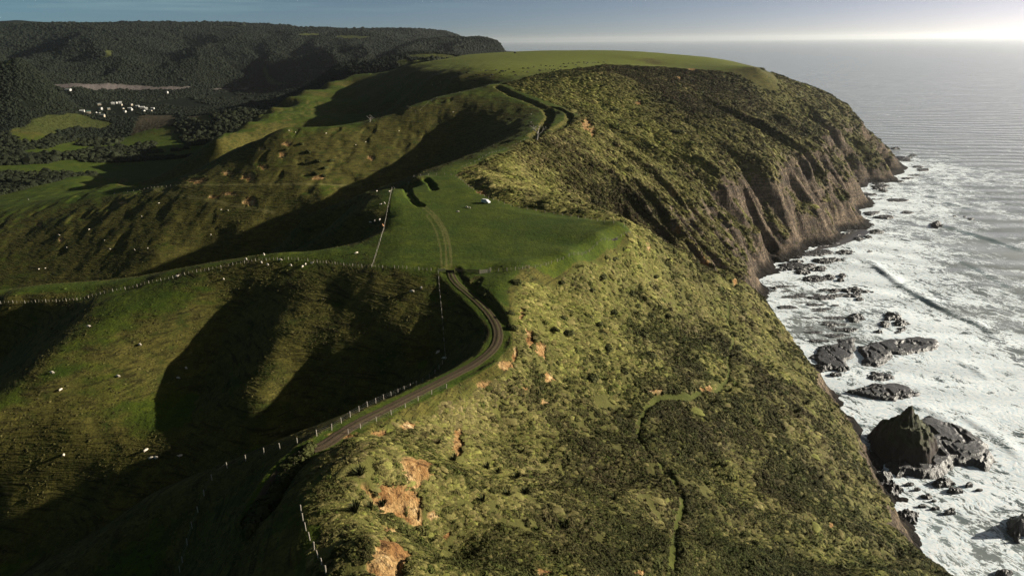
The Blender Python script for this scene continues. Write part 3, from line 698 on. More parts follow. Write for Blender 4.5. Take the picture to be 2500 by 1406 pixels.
# swell, running in towards the coast
ph=(SY*.55+SX*.84)/34+fbm(SX/180,SY/180,91,2)*2.2
SZ=.45*np.sin(ph)*sstep(3000,900,np.hypot(SX,SY))+.18*np.sin((SY*.8+SX*.5)/13+fbm(SX/90,SY/90,92,2)*4)*sstep(1400,500,np.hypot(SX,SY))
face=np.zeros(SX.shape)
for px,h,wd in (([(2085,625),(2120,640),(2150,660),(2200,697),(2260,730),(2320,765),(2400,797),(2440,840)],2.6,4.5),([(2290,545),(2350,565),(2420,585),(2520,618)],1.8,6),([(2330,632),(2400,665),(2440,690),(2500,715)],1.5,5),([(2190,455),(2260,475),(2330,500),(2420,520)],1.2,6),([(2340,1010),(2420,1060),(2500,1130)],1.2,4),([(2180,990),(2260,1000),(2330,1040),(2400,1090)],1.0,3.5),([(2330,880),(2380,905),(2420,930)],1.0,3)):
    pl=smooth_line([at(x,y,0) for x,y in px],3.0)
    D,K,S=line_dist(SX,SY,pl,wd*5)
    n_=len(pl)-1; tip=sstep(0,n_*.15,K)*sstep(n_,n_*.8,K)
    sd=np.where(D<1e8,D*S,1e3)+ (fbm(SX/16,SY/16,95,2)-.5)*3
    sh=-sd if True else sd                       # shoreward side negative
    prof=np.where(sd<0,np.exp(-(sd/(wd*.55))**2),np.exp(-(sd/(wd*1.6))**2))
    vary=.25+1.1*fbm(K/7.0+h*9,0*K+wd,97,3); tip=tip*vary
    SZ+=h*.62*prof*tip
    face=np.maximum(face,tip*np.exp(-((sd+wd*.55)/(wd*.55))**2)*min(.75,h/2.2))
foam=foam*(1-.92*np.clip(face,0,1))
me=grid_mesh('sea',SX,SY,SZ); add_col(me,'m1',foam,face,sstep(0,1,foam))
def sea_material():
    M=Mat('sea_water'); a=M.sep(M.attr('m1').outputs['Color']); P_=M.P()
    warp=M.n('VectorMath',operation='ADD'); wn=M.n('TexNoise'); M.set(wn.inputs['Vector'],P_); wn.inputs['Scale'].default_value=.06; wn.inputs['Detail'].default_value=3
    sc=M.n('VectorMath',operation='SCALE'); M.t.links.new(wn.outputs['Color'],sc.inputs[0]); sc.inputs['Scale'].default_value=16
    M.t.links.new(P_,warp.inputs[0]); M.t.links.new(sc.outputs[0],warp.inputs[1]); W_=warp.outputs[0]
    # foam lace: ridged noise stretched along the crests
    rot=M.n('VectorRotate',rotation_type='Z_AXIS'); M.t.links.new(W_,rot.inputs['Vector']); rot.inputs['Angle'].default_value=R(-28)
    st=M.vmul(rot.outputs[0],(1,.42,1))
    r1=M.noise(.16,6,.68,st); r2=M.noise(.75,4,.65,st); r3=M.noise(.05,4,.6,W_)
    lace=M.math('ABSOLUTE',M.math('SUBTRACT',r1,.5)); lace=M.math('SUBTRACT',1.0,M.math('MULTIPLY',lace,7.0),True)
    lace2=M.math('ABSOLUTE',M.math('SUBTRACT',r2,.5)); lace2=M.math('SUBTRACT',1.0,M.math('MULTIPLY',lace2,6.0),True)
    pat=M.math('ADD',M.math('MULTIPLY',lace,.40),M.math('ADD',M.math('MULTIPLY',lace2,.25),M.math('ADD',M.math('MULTIPLY',r3,1.0),M.math('MULTIPLY',r2,.25))))
    thr=M.math('SUBTRACT',1.36,M.math('MULTIPLY',a[0],.60))
    cov=M.rng(M.math('SUBTRACT',pat,thr),-.06,.09)
    wat=M.mix(M.rng(M.noise(.02,3,.6),.35,.7),(.34,.37,.36),(.43,.455,.44))
    wat=M.mix(a[1],wat,(.12,.24,.25))
    wat=M.mix(M.math('MULTIPLY',a[2],.95),wat,M.mix(M.rng(r3,.4,.6),(.075,.105,.100),(.13,.21,.225)))
    c=M.mix(cov,wat,M.mix(M.rng(r2,.35,.65),(.74,.90,1.0),(1.14,1.16,1.18)))
    rough=M.math('ADD',.16,M.math('MULTIPLY',cov,.6))
    far=M.vmul(P_,(.5,1.0,1))
    b1=M.noise(.10,4,.6,M.vmul(P_,(.35,1,1))); b2=M.noise(.9,3,.6,M.vmul(P_,(.5,1,1)))
    wv=M.n('TexWave',wave_type='BANDS',bands_direction='Y'); rw=M.n('VectorRotate',rotation_type='Z_AXIS'); M.t.links.new(P_,rw.inputs['Vector']); rw.inputs['Angle'].default_value=R(10); M.t.links.new(rw.outputs[0],wv.inputs['Vector']); wv.inputs['Scale'].default_value=.0075; wv.inputs['Distortion'].default_value=9.0; wv.inputs['Detail'].default_value=2; wv.inputs['Detail Scale'].default_value=.6
    nb=M.bump(wv.outputs['Fac'],4.5,.26); nb=M.bump(M.noise(.022,3,.55,M.vmul(P_,(.22,1,1))),6,.3,nb); nb=M.bump(b1,1.2,.35,nb); nb=M.bump(b2,.25,.4,nb); nb=M.bump(cov,.30,.6,nb); nb=M.bump(r2,.5,M.math('MULTIPLY',a[2],.6),nb)
    m=M.done(c,rough,.5,nb); M.p.inputs['IOR'].default_value=1.33
    return m
sea_o=new_mesh_obj('sea',me,sea_material(),kind='structure'); sea_o['label']='grey green sea with white surf along the cliffs'
# ================================================================ mesh helpers
class MB:
    def __init__(s): s.v=[]; s.f=[]
    def add(s,v,f):
        k=len(s.v); s.v+= [tuple(p) for p in v]; s.f+=[tuple(i+k for i in q) for q in f]; return s
    def box(s,c,d,rz=0,tap=1.0,rot=None):
        x,y,z=d[0]/2,d[1]/2,d[2]/2
        v=[(-x,-y,-z),(x,-y,-z),(x,y,-z),(-x,y,-z),(-x*tap,-y*tap,z),(x*tap,-y*tap,z),(x*tap,y*tap,z),(-x*tap,y*tap,z)]
        M_=(rot or Matrix.Rotation(rz,3,'Z'))
        return s.add([tuple(M_@Vector(p)+Vector(c)) for p in v],[(0,3,2,1),(4,5,6,7),(0,1,5,4),(1,2,6,5),(2,3,7,6),(3,0,4,7)])
    def tube(s,pts,rad,n=6,cap=True):
        pts=[Vector(p) for p in pts]; rad=rad if isinstance(rad,(list,tuple)) else [rad]*len(pts)
        k=len(s.v); up=Vector((0,0,1))
        for i,p in enumerate(pts):
            t=(pts[min(i+1,len(pts)-1)]-pts[max(i-1,0)]).normalized()
            a=t.cross(up if abs(t.z)<.95 else Vector((1,0,0))).normalized(); b=t.cross(a)
            for j in range(n):
                q=2*math.pi*j/n; s.v.append(tuple(p+(a*math.cos(q)+b*math.sin(q))*rad[i]))
        for i in range(len(pts)-1):
            for j in range(n): s.f.append((k+i*n+j,k+i*n+(j+1)%n,k+(i+1)*n+(j+1)%n,k+(i+1)*n+j))
        if cap:
            s.f.append(tuple(k+j for j in range(n))[::-1]); e=k+(len(pts)-1)*n; s.f.append(tuple(e+j for j in range(n)))
        return s
    def mesh(s,name,smooth=False):
        me=bpy.data.meshes.new(name); me.from_pydata(s.v,[],s.f); me.update()
        if smooth: me.polygons.foreach_set('use_smooth',[True]*len(me.polygons))
        return me
    def obj(s,name,mat,parent=None,smooth=False,**k): return new_mesh_obj(name,s.mesh(name,smooth),mat,parent,**k)
def empty(name,loc,rz=0,**k):
    o=bpy.data.objects.new(name,None); col.objects.link(o); o.location=loc; o.rotation_euler=(0,0,rz); o.empty_display_size=.5
    for a,v in k.items(): o[a]=v
    return o
def copy_tree(o,parent=None):
    c=o.copy(); col.objects.link(c); c.parent=parent
    for ch in list(o.children): copy_tree(ch,c)
    return c
rng=np.random.default_rng(11); rnd=random.Random(5)
def zat(x,y): return float(land(np.array([x]),np.array([y]))[0])
def normal_at(x,y,e=1.0):
    return np.stack([-(land(x+e,y)-land(x-e,y))/(2*e),-(land(x,y+e)-land(x,y-e))/(2*e),np.ones_like(x)],-1)
# ---- plant meshes
def icos(sub):
    bm=bmesh.new(); bmesh.ops.create_icosphere(bm,subdivisions=sub,radius=1); v=np.array([p.co[:] for p in bm.verts]); f=[tuple(q.index for q in p.verts) for p in bm.faces]; bm.free(); return v,f
def mound(seed,flat):
    v,f=icos(3); v=v[:]; d=vn(v[:,0]*2.2+seed*5,v[:,1]*2.2+v[:,2]*3.1,seed)
    d2=vn(v[:,0]*5+seed*3,v[:,1]*5+v[:,2]*6,seed+3)
    v=v*(.72+.38*d+.26*d2)[:,None]; v[:,2]=v[:,2]*flat; v[:,2]=np.where(v[:,2]<-.25,-.25,v[:,2])
    b=MB(); b.add(v,f); return b.mesh('tussock',True)
def tuft(seed,n,flat):
    r_=np.random.default_rng(seed); v,f=icos(2); d=vn(v[:,0]*2.2+seed*5,v[:,1]*2.2+v[:,2]*3.1,seed); v=v*(.62+.45*d)[:,None]; v[:,2]*=flat; v[:,2]=np.maximum(v[:,2],-.25)
    b=MB(); b.add(v,f)
    for i in range(n):
        a=r_.random()*6.283; q=r_.random()**.5*.75; p=np.array([math.cos(a)*q,math.sin(a)*q,flat*.75*(1-q*q*.8)])
        dr=np.array([math.cos(a)*.5+.45,math.sin(a)*.5,.55+.5*r_.random()]); dr/=np.linalg.norm(dr); L_=.35+.4*r_.random(); sd_=np.cross(dr,[0,0,1.]); sd_/=np.linalg.norm(sd_); sd_*=.05+.05*r_.random()
        m_=p+dr*L_*.6; e=p+dr*L_+np.array([.12,0,-.16])
        b.add([p-sd_,p+sd_,m_+sd_*.8,m_-sd_*.8,e],[(0,1,2,3),(3,2,4)])
    return b.mesh('tuft')
def leafy(seed,n,size,flat,spike=False):
    r_=np.random.default_rng(seed); b=MB()
    for i in range(n):
        p=r_.normal(size=3); p/=np.linalg.norm(p); p[2]=abs(p[2])*1.0-.12; k=.55+.45*r_.random()**.5
        lob=.8+.35*vn(np.array([p[0]*2+seed]),np.array([p[1]*2+p[2]*2]),seed)[0]
        c=p*k*lob*np.array([1,1,flat])
        t=np.cross(p,r_.normal(size=3)); t/=np.linalg.norm(t)+1e-6; w_=np.cross(p,t)+p*.5*r_.normal()
        s1=size*(.6+.8*r_.random()); a=t*s1; e=w_/np.linalg.norm(w_)*s1*.8
        b.add([c-a*.5,c+e*.5+a*.1,c+a*.7,c-e*.5+a*.1],[(0,1,2,3)])
    return b.mesh('shrub')
def flax(seed,n=46):
    r_=np.random.default_rng(seed); b=MB()
    for i in range(n):
        az=r_.random()*6.283; lean=.15+.75*r_.random(); L=.8+.5*r_.random(); w_=.035+.02*r_.random()
        d=np.array([math.cos(az)*math.sin(lean),math.sin(az)*math.sin(lean),math.cos(lean)]); sd=np.array([-math.sin(az),math.cos(az),0])*w_
        p0=d*.05; p1=d*L*.6; p2=d*L+np.array([0,0,-.18*lean*L]); 
        b.add([p0-sd,p0+sd,p1+sd*1.1,p1-sd*1.1,p2],[(0,1,2,3),(3,2,4)])
    return b.mesh('flax')
def leaf_material(name,attr=True,base=(.05,.06,.02)):
    M=Mat(name)
    c=M.attr('col','INSTANCER').outputs['Color'] if attr else base
    n=M.noise(2.2,3,.6); c=M.mix(M.rng(n,.3,.7,.35,0),c,(.016,.018,.006))
    m=M.done(c,.85,.12,M.bump(M.noise(4,3,.7),.25,.7) )
    return m
LEAF=leaf_material('scrub_leaf')
def lib(name,meshes,mat):
    c=bpy.data.collections.new(name)
    for i,m_ in enumerate(meshes):
        m_.materials.clear(); m_.materials.append(mat); o=bpy.data.objects.new('%s_%02d'%(name,i),m_); c.objects.link(o)
    return c
def scatter(name,pos,rot,scl,idx,colr,lib_col,**props):
    me=bpy.data.meshes.new(name); n=len(pos)
    me.vertices.add(n); me.vertices.foreach_set('co',pos.astype(np.float32).ravel())
    for nm,ty,ar,key in (('rot','FLOAT_VECTOR',rot,'vector'),('scl','FLOAT_VECTOR',scl,'vector'),('idx','INT',idx,'value')):
        a=me.attributes.new(nm,ty,'POINT'); a.data.foreach_set(key,np.ascontiguousarray(ar,np.int32 if ty=='INT' else np.float32).ravel())
    c4=np.ones((n,4),np.float32); c4[:,:3]=colr; a=me.attributes.new('col','FLOAT_COLOR','POINT'); a.data.foreach_set('color',c4.ravel())
    o=new_mesh_obj(name,me,None,None,kind='stuff',**props)
    g=bpy.data.node_groups.new(name,'GeometryNodeTree'); g.interface.new_socket('Geometry',in_out='INPUT',socket_type='NodeSocketGeometry'); g.interface.new_socket('Geometry',in_out='OUTPUT',socket_type='NodeSocketGeometry')
    N=g.nodes; L=g.links; gi=N.new('NodeGroupInput'); go=N.new('NodeGroupOutput')
    m2p=N.new('GeometryNodeMeshToPoints'); L.new(gi.outputs[0],m2p.inputs['Mesh'])
    ci=N.new('GeometryNodeCollectionInfo'); ci.inputs['Collection'].default_value=lib_col; ci.inputs['Separate Children'].default_value=True; ci.inputs['Reset Children'].default_value=True
    ip=N.new('GeometryNodeInstanceOnPoints'); ip.inputs['Pick Instance'].default_value=True
    def na(nm,ty):
        x=N.new('GeometryNodeInputNamedAttribute'); x.data_type=ty; x.inputs['Name'].default_value=nm; return x.outputs['Attribute']
    e2r=N.new('FunctionNodeEulerToRotation'); L.new(na('rot','FLOAT_VECTOR'),e2r.inputs[0])
    L.new(m2p.outputs[0],ip.inputs['Points']); L.new(ci.outputs[0],ip.inputs['Instance']); L.new(na('idx','INT'),ip.inputs['Instance Index']); L.new(e2r.outputs[0],ip.inputs['Rotation']); L.new(na('scl','FLOAT_VECTOR'),ip.inputs['Scale']); L.new(ip.outputs[0],go.inputs[0])
    md=o.modifiers.new('scatter','NODES'); md.node_group=g
    return o
def euler_from(n,fall):
    """rotation with x along fall direction and z leaning to normal"""
    z=n/np.linalg.norm(n,axis=1,keepdims=True); z=z*.7+np.array([0,0,.3]); z/=np.linalg.norm(z,axis=1,keepdims=True)
    x=np.stack([np.cos(fall),np.sin(fall),0*fall],-1); x-= (x*z).sum(1,keepdims=True)*z; x/=np.linalg.norm(x,axis=1,keepdims=True)
    y=np.cross(z,x)
    return np.stack([np.arctan2(y[:,2],z[:,2]),np.arcsin(np.clip(-x[:,2],-1,1)),np.arctan2(x[:,1],x[:,0])],-1)
# field lookups on the terrain grid
F_=GF
fsm,frock,fearth,fdark,froad,fsea=F_(sm),F_(rock),F_(earth),F_(dark),F_(roadm),F_(sea)
fpath=F_(PAINT.get('path',np.zeros(Z.shape)))
# ---- scrub on the seaward slopes
N0=720000
th=rng.uniform(-.36,.72,N0); rr=np.exp(rng.uniform(math.log(72),math.log(1500),N0)); x=np.sin(th)*rr; y=np.cos(th)*rr
zz=land(x,y); L=np.clip(zoneL(x,y)+(fbm(x/9,y/9,101,3)-.5)*.85+(fbm(x/30,y/30,104,2)-.5)*.5,0,1); Bn=np.clip(zoneB(x,y)*1.15+.08+(fbm(x/14,y/14,102,3)-.5)*.9,0,1)
keep=(fsm(x,y)>.35)&(frock(x,y)<.55+.3*rng.random(N0))&(fearth(x,y)<.35+.6*(rng.random(N0)<.16))&(zz>7)&(fdark(x,y)<.5)&(fpath(x,y)<.62)&(froad(x,y)<.05)&((fsea(x,y)>2.5)|(rng.random(N0)<.45))
gap=fbm(x/2.6,y/2.6,103,2); keep&=(gap>.33)|(L<.4)
x,y,zz,L,Bn,rr=x[keep],y[keep],zz[keep],L[keep],Bn[keep],rr[keep]; n=len(x)
print('SCRUB',n)
fall=np.where(y+.2*x<470,math.atan2(.48,.88),math.atan2(-.67,.74))+rng.normal(0,.45,n)
sz=(rr/210)**.66*rng.lognormal(0,.38,n)*.60
light=L+rng.normal(0,.18,n)>.43; kind=np.where(light,rng.integers(0,3,n),rng.integers(3,6,n)); sw=rng.random(n)<.18; kind=np.where(sw,rng.integers(0,6,n),kind)
kind=np.where((rng.random(n)<.06)&(rr<420)&(L<.6),6,kind)
s1=np.where(kind<3,.62,np.where(kind==6,1.0,.80))*sz
scl=np.stack([s1*np.where(kind<3,2.1,1.25),s1*1.05,s1*np.where(kind<3,.58,.85)*rng.uniform(.6,1.4,n)],-1)
cl_=np.array([.205,.225,.038]); cy_=np.array([.255,.220,.066]); cd_=np.array([.115,.120,.028]); cb_=np.array([.135,.095,.048]); cg_=np.array([.115,.155,.022])
w1=rng.random((n,1)); base=np.where((kind<3)[:,None],cl_*(1-w1)+cy_*w1,cd_*(1-w1)+cg_*w1*.9)
bb=np.clip(Bn[:,None]*1.1*rng.random((n,1))**.6,0,1); base=base*(1-bb)+np.where((kind<3)[:,None],np.array([.20,.155,.075]),cb_)*bb
base*=rng.lognormal(0,.15,(n,1)); base*=((.40+.80*L)*(.62+.76*fbm(x/20,y/20,105,3)))[:,None]
nv=normal_at(x,y,1.5)
pos=np.stack([x,y,zz-.08*sz],-1)
SCR=lib('scrub_kinds',[tuft(1,60,.65),tuft(2,70,.55),mound(3,.8),leafy(4,110,.36,.8),leafy(5,100,.40,.7),leafy(6,120,.33,1.0),flax(7)],LEAF)
scatter('slope_scrub',pos,euler_from(nv,fall),scl,kind,base,SCR,label='tussock grass, flax and low scrub covering the seaward slopes',category='scrub')
# ---- rough grass and rushes on the inland faces and verge
N1=90000
th=rng.uniform(-.78,.3,N1); rr=np.exp(rng.uniform(math.log(80),math.log(620),N1)); x=np.sin(th)*rr; y=np.cos(th)*rr
fdry=F_(dry); fpad=F_(pad)
keep=(fsm(x,y)<.3)&(froad(x,y)<.05)&(fearth(x,y)<.5)&(fpad(x,y)<.3)&(rng.random(N1)<.25+.75*fdry(x,y))&(fbm(x/7,y/7,111,3)>.45)
x,y,rr=x[keep],y[keep],rr[keep]; n=len(x); zz=land(x,y); dv=fdry(x,y)
sz=(rr/230)**.5*rng.lognormal(0,.3,n)*.25
c=np.array([.065,.085,.014])*(1-dv[:,None])+np.array([.105,.092,.028])*dv[:,None]; c=c*rng.lognormal(0,.25,(n,1))
scatter('pasture_tussocks',np.stack([x,y,zz-.05],-1),euler_from(normal_at(x,y,2.),rng.uniform(0,6.28,n)),np.stack([sz*1.3,sz,sz*.6],-1),rng.integers(0,3,n),c,SCR,label='rough grass clumps over the inland pasture faces',category='grass')
# ---- woods of the far hills and valley
def crown(seed):
    v,f=icos(2); d=vn(v[:,0]*2+seed*4,v[:,1]*2+v[:,2]*2.5,seed); d2=vn(v[:,0]*4.5+seed,v[:,1]*4.5+v[:,2]*4,seed+9)
    v=v*(.62+.5*d+.3*d2)[:,None]; v[:,2]*=1.05; v[:,2]=np.maximum(v[:,2],-.5); b=MB(); b.add(v,f); return b.mesh('crown')
def conifer(seed):
    r_=np.random.default_rng(seed); b=MB()
    for k in range(5):
        z0=-.4+k*.42; r0=.62*(1-k*.17)*(.85+.3*r_.random()); n_=7
        ring=[(math.cos(6.283*j/n_+k)*r0*(.75+.5*r_.random()),math.sin(6.283*j/n_+k)*r0*(.75+.5*r_.random()),z0) for j in range(n_)]
        b.add(ring+[(0,0,z0+.75)],[(j,(j+1)%n_,n_) for j in range(n_)])
    return b.mesh('conifer')
TLEAF=leaf_material('wood_leaf')
HPX=[(167,222),(103,276),(85,299),(6,191),(71,205),(9,264),(138,314),(408,228),(243,257),(217,277),(201,274),(247,268),(234,278),(242,280),(276,255),(284,253),(294,253),(296,258),(321,258),(305,275),(317,268),(321,270),(300,268),(336,262),(348,265),(358,268),(373,267),(351,273),(368,273),(251,286),(266,268)]
HXY=np.array([q[:2] for q in (fhit(*a) for a in HPX) if q])
def house_free(x,y):
    d=np.full(x.shape,1e9)
    for a,b in HXY: d=np.minimum(d,np.hypot((x-a)*1.0,(y-b)*np.where(y<b,.45,1.0)))
    return (d>15)&((d>75)|(rng.random(x.shape)<.45))
WOOD=lib('wood_kinds',[crown(1),crown(2),crown(3),conifer(4),conifer(5)],TLEAF)
ffg,ffs,ffb=[Field(np.asarray(a,float),FT0,FT1,FL0,FL1) for a in (fg,fs,fb)]
N2=420000
th=rng.uniform(-.72,.02,N2); rr=np.exp(rng.uniform(math.log(1690),math.log(6300),N2)); x=np.sin(th)*rr; y=np.cos(th)*rr
zz=farland(x,y)
nn=fbm(x/120,y/120,121,3)
keep=house_free(x,y)&(zz>3.2)&(ffg(x,y)<.4)&(ffs(x,y)<.3)&(ffb(x,y)<.45)&((zz>16)|(nn>.47))&((rng.random(N2)<.25+.75*sstep(60,300,zz-0))|(rr<4000))
x,y,zz,rr,nn=x[keep],y[keep],zz[keep],rr[keep],nn[keep]; n=len(x); print('WOOD',n)
sz=(rr/2500)**.85*2.5*rng.lognormal(0,.32,n)
pine=(fbm(x/260,y/260,131,2)>.50)&(zz<120)&(rr>2500)&(np.arctan2(x,y)>-.47)&(np.arctan2(x,y)<-.27)
kd=np.where(pine,rng.integers(3,5,n),rng.integers(0,3,n))
cc=np.array([.005,.009,.006])*(1-nn[:,None])+np.array([.014,.019,.010])*nn[:,None]; cc=cc*rng.lognormal(0,.18,(n,1)); cc[pine]*=.7
scatter('distant_wood',np.stack([x,y,zz+sz*.25],-1),np.stack([0*x,0*x,rng.uniform(0,6.28,n)],-1),np.stack([sz,sz,sz*np.where(pine,1.6,.95)],-1),kd,cc,WOOD,label='dark bush and pine woods over the distant hills',category='wood')
# ---- near-left valley bush (r < 1690)
N3=150000
th=rng.uniform(-.78,-.03,N3); rr=np.exp(rng.uniform(math.log(560),math.log(1690),N3)); x=np.sin(th)*rr; y=np.cos(th)*rr
fng,fns,fnb=F_(ng),F_(ns_),F_(nb_)
nn=fbm(x/70,y/70,141,3)
bushp=[hit(*p) for p in [(20,300),(30,315),(10,440),(50,440),(90,430),(20,460),(0,470),(40,330)]]
bm_=idw([q[:2] for q in bushp if q]+[hit(*p)[:2] for p in [(100,380),(250,400),(200,350),(40,390),(150,420),(450,320),(500,280),(300,440),(160,455),(900,200),(120,322),(60,360),(140,470)]],[1]*len([q for q in bushp if q])+[0]*13,x,y,20.,2.)
zz=land(x,y)
hill=(rr>1350)&((zz>18)|(nn>.52))&(x<-.33*y)|((rr>1480)&(x>-.30*y)&(x<-.10*y)&(y>1500)&(nn>.40))
keep=house_free(x,y)&((bm_>.62)|hill)&(fng(x,y)<.3)&(fnb(x,y)<.3)&(fsm(x,y)<.1)&(zz>2)
x,y,zz,rr,nn=x[keep],y[keep],zz[keep],rr[keep],nn[keep]; n=len(x); print('BUSH',n)
sz=(rr/1500)**.7*2.7*rng.lognormal(0,.35,n)
cc=np.array([.009,.013,.006])*(1-nn[:,None])+np.array([.022,.026,.010])*nn[:,None]; cc=cc*rng.lognormal(0,.3,(n,1))
scatter('valley_bush',np.stack([x,y,zz+sz*.25],-1),np.stack([0*x,0*x,rng.uniform(0,6.28,n)],-1),np.stack([sz,sz,sz*.9],-1),rng.integers(0,3,n),cc,WOOD,label='dark bush on the valley floor and the hill beyond the green fields',category='bush')
# ================================================================ things
ORD=['first','second','third','fourth','fifth','sixth','seventh','eighth','ninth','tenth','eleventh','twelfth','thirteenth','fourteenth','fifteenth','sixteenth','seventeenth','eighteenth','nineteenth','twentieth']
def ordinal(i):
    if i<20: return ORD[i]
    t=['twenty','thirty','forty','fifty','sixty'][(i+1)//10-2]; u=(i+1)%10
    return (t[:-1]+'ieth') if u==0 else t+'-'+ORD[u-1]
DIRT=None
def road_material():
    M=Mat('track_dirt'); a=M.sep(M.attr('m1').outputs['Color'])
    n=M.noise(.5,4,.65); n2=M.noise(3,3,.6)
    c=M.mix(n,(.058,.041,.025),(.100,.072,.045)); c=M.mix(M.rng(n2,.3,.5,.6,0),c,(.032,.021,.014))
    c=M.mix(a[1],c,M.mix(n2,(.050,.075,.012),(.095,.11,.02)))
    return M.done(c,.95,.1,M.bump(n2,.12,.8))
# ---- dirt road: a ribbon with two wheel ruts and a grassy crown
t=np.gradient(ROAD[:,:2],axis=0); t/=np.linalg.norm(t,axis=1,keepdims=True); nrm=np.stack([-t[:,1],t[:,0]],-1)
us=np.array([-2.1,-1.7,-1.2,-.8,-.4,0,.4,.8,1.2,1.7,2.1])*.74; hs=np.array([-.12,.02,-.06,-.05,.05,.08,.05,-.05,-.06,.02,-.12]); gr_=np.array([.9,.5,0,0,.35,.75,.35,0,0,.5,.9])
RX=ROAD[:,0][:,None]+nrm[:,:1]*us; RY=ROAD[:,1][:,None]+nrm[:,1:]*us
wob=(fbm(RX/1.1,RY/1.1,151,3)-.5)*.10
RZ=ROAD[:,2][:,None]+hs+.06+wob
nearg=np.linspace(0,1,len(ROAD))[:,None]
G_=np.clip(gr_*(.25+1.1*sstep(.55,.9,nearg))+(fbm(RX/1.6,RY/1.6,152,3)-.5)*.7*(gr_>.1),0,1)
me=grid_mesh('dirt_road',RX,RY,RZ); add_col(me,'m1',G_*0,G_,G_*0)
me.flip_normals() if me.polygons[0].normal.z<0 else None
ro=new_mesh_obj('dirt_road',me,road_material(),kind='structure'); ro['label']='two-rut dirt farm road curving along the ridge to the gate'
# ---- fences
WOODM=plain('weathered_wood',(.44,.39,.32),.85,.15,.35,6); WOODD=plain('dark_timber',(.085,.062,.045),.85,.15,.4,4); WIRE=plain('wire',(.22,.22,.22),.5,.4,.1,5)
pm=MB(); pm.tube([(0,0,-.35),(0,0,1.2)],[.085,.075],6); PMESH=pm.mesh('post'); PMESH.materials.append(WOODM)
bm2=MB(); bm2.box((0,0,.60),(.05,.045,1.02)); BMESH=bm2.mesh('batten'); BMESH.materials.append(WOODM)
def fence(label,px,spacing=4.2,batten=2,alts=None,tall=1.0,base=None,off=0):
    pts=base if base is not None else hits(px)
    if alts: pts=[at(p[0],p[1],a) for p,a in zip(px,alts)]
    pl=smooth_line(pts,spacing); o=empty('fence',(pl[0][0],pl[0][1],zat(*pl[0][:2])),label=label,category='fence',group='farm fences')
    b0=Vector(o.location); top=[]
    for i,p in enumerate(pl):
        z=zat(p[0],p[1]); q=bpy.data.objects.new('post',PMESH); col.objects.link(q); q.parent=o
        q.location=Vector((p[0],p[1],z))-b0; q.rotation_euler=(rnd.gauss(0,.03),rnd.gauss(0,.03),rnd.random()*6); s_=tall*rnd.uniform(.94,1.08); q.scale=(1.15,1.15,s_); top.append(Vector((p[0],p[1],z))-b0)
        if batten and i<len(pl)-1:
            for k in range(1,batten+1):
                w_=pl[i]+(pl[i+1]-pl[i])*k/(batten+1); zz_=zat(w_[0],w_[1])
                q=bpy.data.objects.new('batten',BMESH); col.objects.link(q); q.parent=o; q.location=Vector((w_[0],w_[1],zz_))-b0; q.rotation_euler=(0,0,rnd.random()*3); q.scale=(1,1,tall)
    w_=MB()
    for h in (.35,.7,1.05): w_.tube([p+Vector((0,0,h*tall)) for p in top],.006,3,False)
    w_.obj('wire',WIRE,o)
    return o
fence('post and batten fence running left along the spur below the paddock',[(2,742),(60,740),(130,737),(200,732),(300,708),(400,685),(500,662),(600,642),(660,636),(705,634),(745,637),(800,643),(910,652),(1000,657),(1066,662)],5.0,2)
fence('fence from the timber yard gate up to the paddock point',[(1198,662),(1250,661),(1300,655),(1345,644),(1400,623),(1450,605),(1500,587),(1540,571)],3.2,1)
fence('straight fence across the paddock left side, seen end on',[(910,650),(922,610),(934,570),(944,525),(951,490),(957,464)],5.0,2)
fence('fence dropping from the gate into the dark hollow',[(1070,668),(1074,720),(1079,770),(1084,830),(1088,876)],4.2,1)
fence('roadside fence above the shadowed valley, curving down to the bottom edge',[(1088,880),(1062,905),(1010,930),(960,955),(930,972),(860,1018),(790,1060),(720,1086),(640,1108),(570,1135),(535,1152),(505,1200),(480,1262),(458,1330),(440,1398)],4.0,0,alts=[109,111.5,115,119,120.6,123.4,126,124.8,121.5,119,117.6,116.4,115.4,114.6,114],tall=1.2)
fence('sparse fence on the seaward verge of the dirt road',[(1090,948),(1040,968),(985,998),(930,1024),(880,1046),(850,1060)],5.2,0)
fence('short leaning fence in the shadow above the orange cliff',[(735,1250),(745,1290),(762,1330),(778,1365),(797,1404)],2.6,0,tall=1.2)
fence('fence along the far edge of the paddock behind the white van',[(957,462),(1000,444),(1060,428),(1112,432),(1160,468),(1230,498),(1300,514),(1400,531),(1480,544),(1535,566)],5.0,0)
fence('fence on the crest of the ridge track beyond the paddock',[(1128,409),(1170,392),(1220,370),(1280,343),(1300,336)],5.5,0)
fence('fence posts on the track crest of the brown hillside',[(312,470),(350,463),(390,457),(422,453)],5.5,0)
fence('small fence along the crest of the far dark hill',[(1195,208),(1120,227),(1060,242),(1000,263),(945,281),(905,296)],9.0,0)
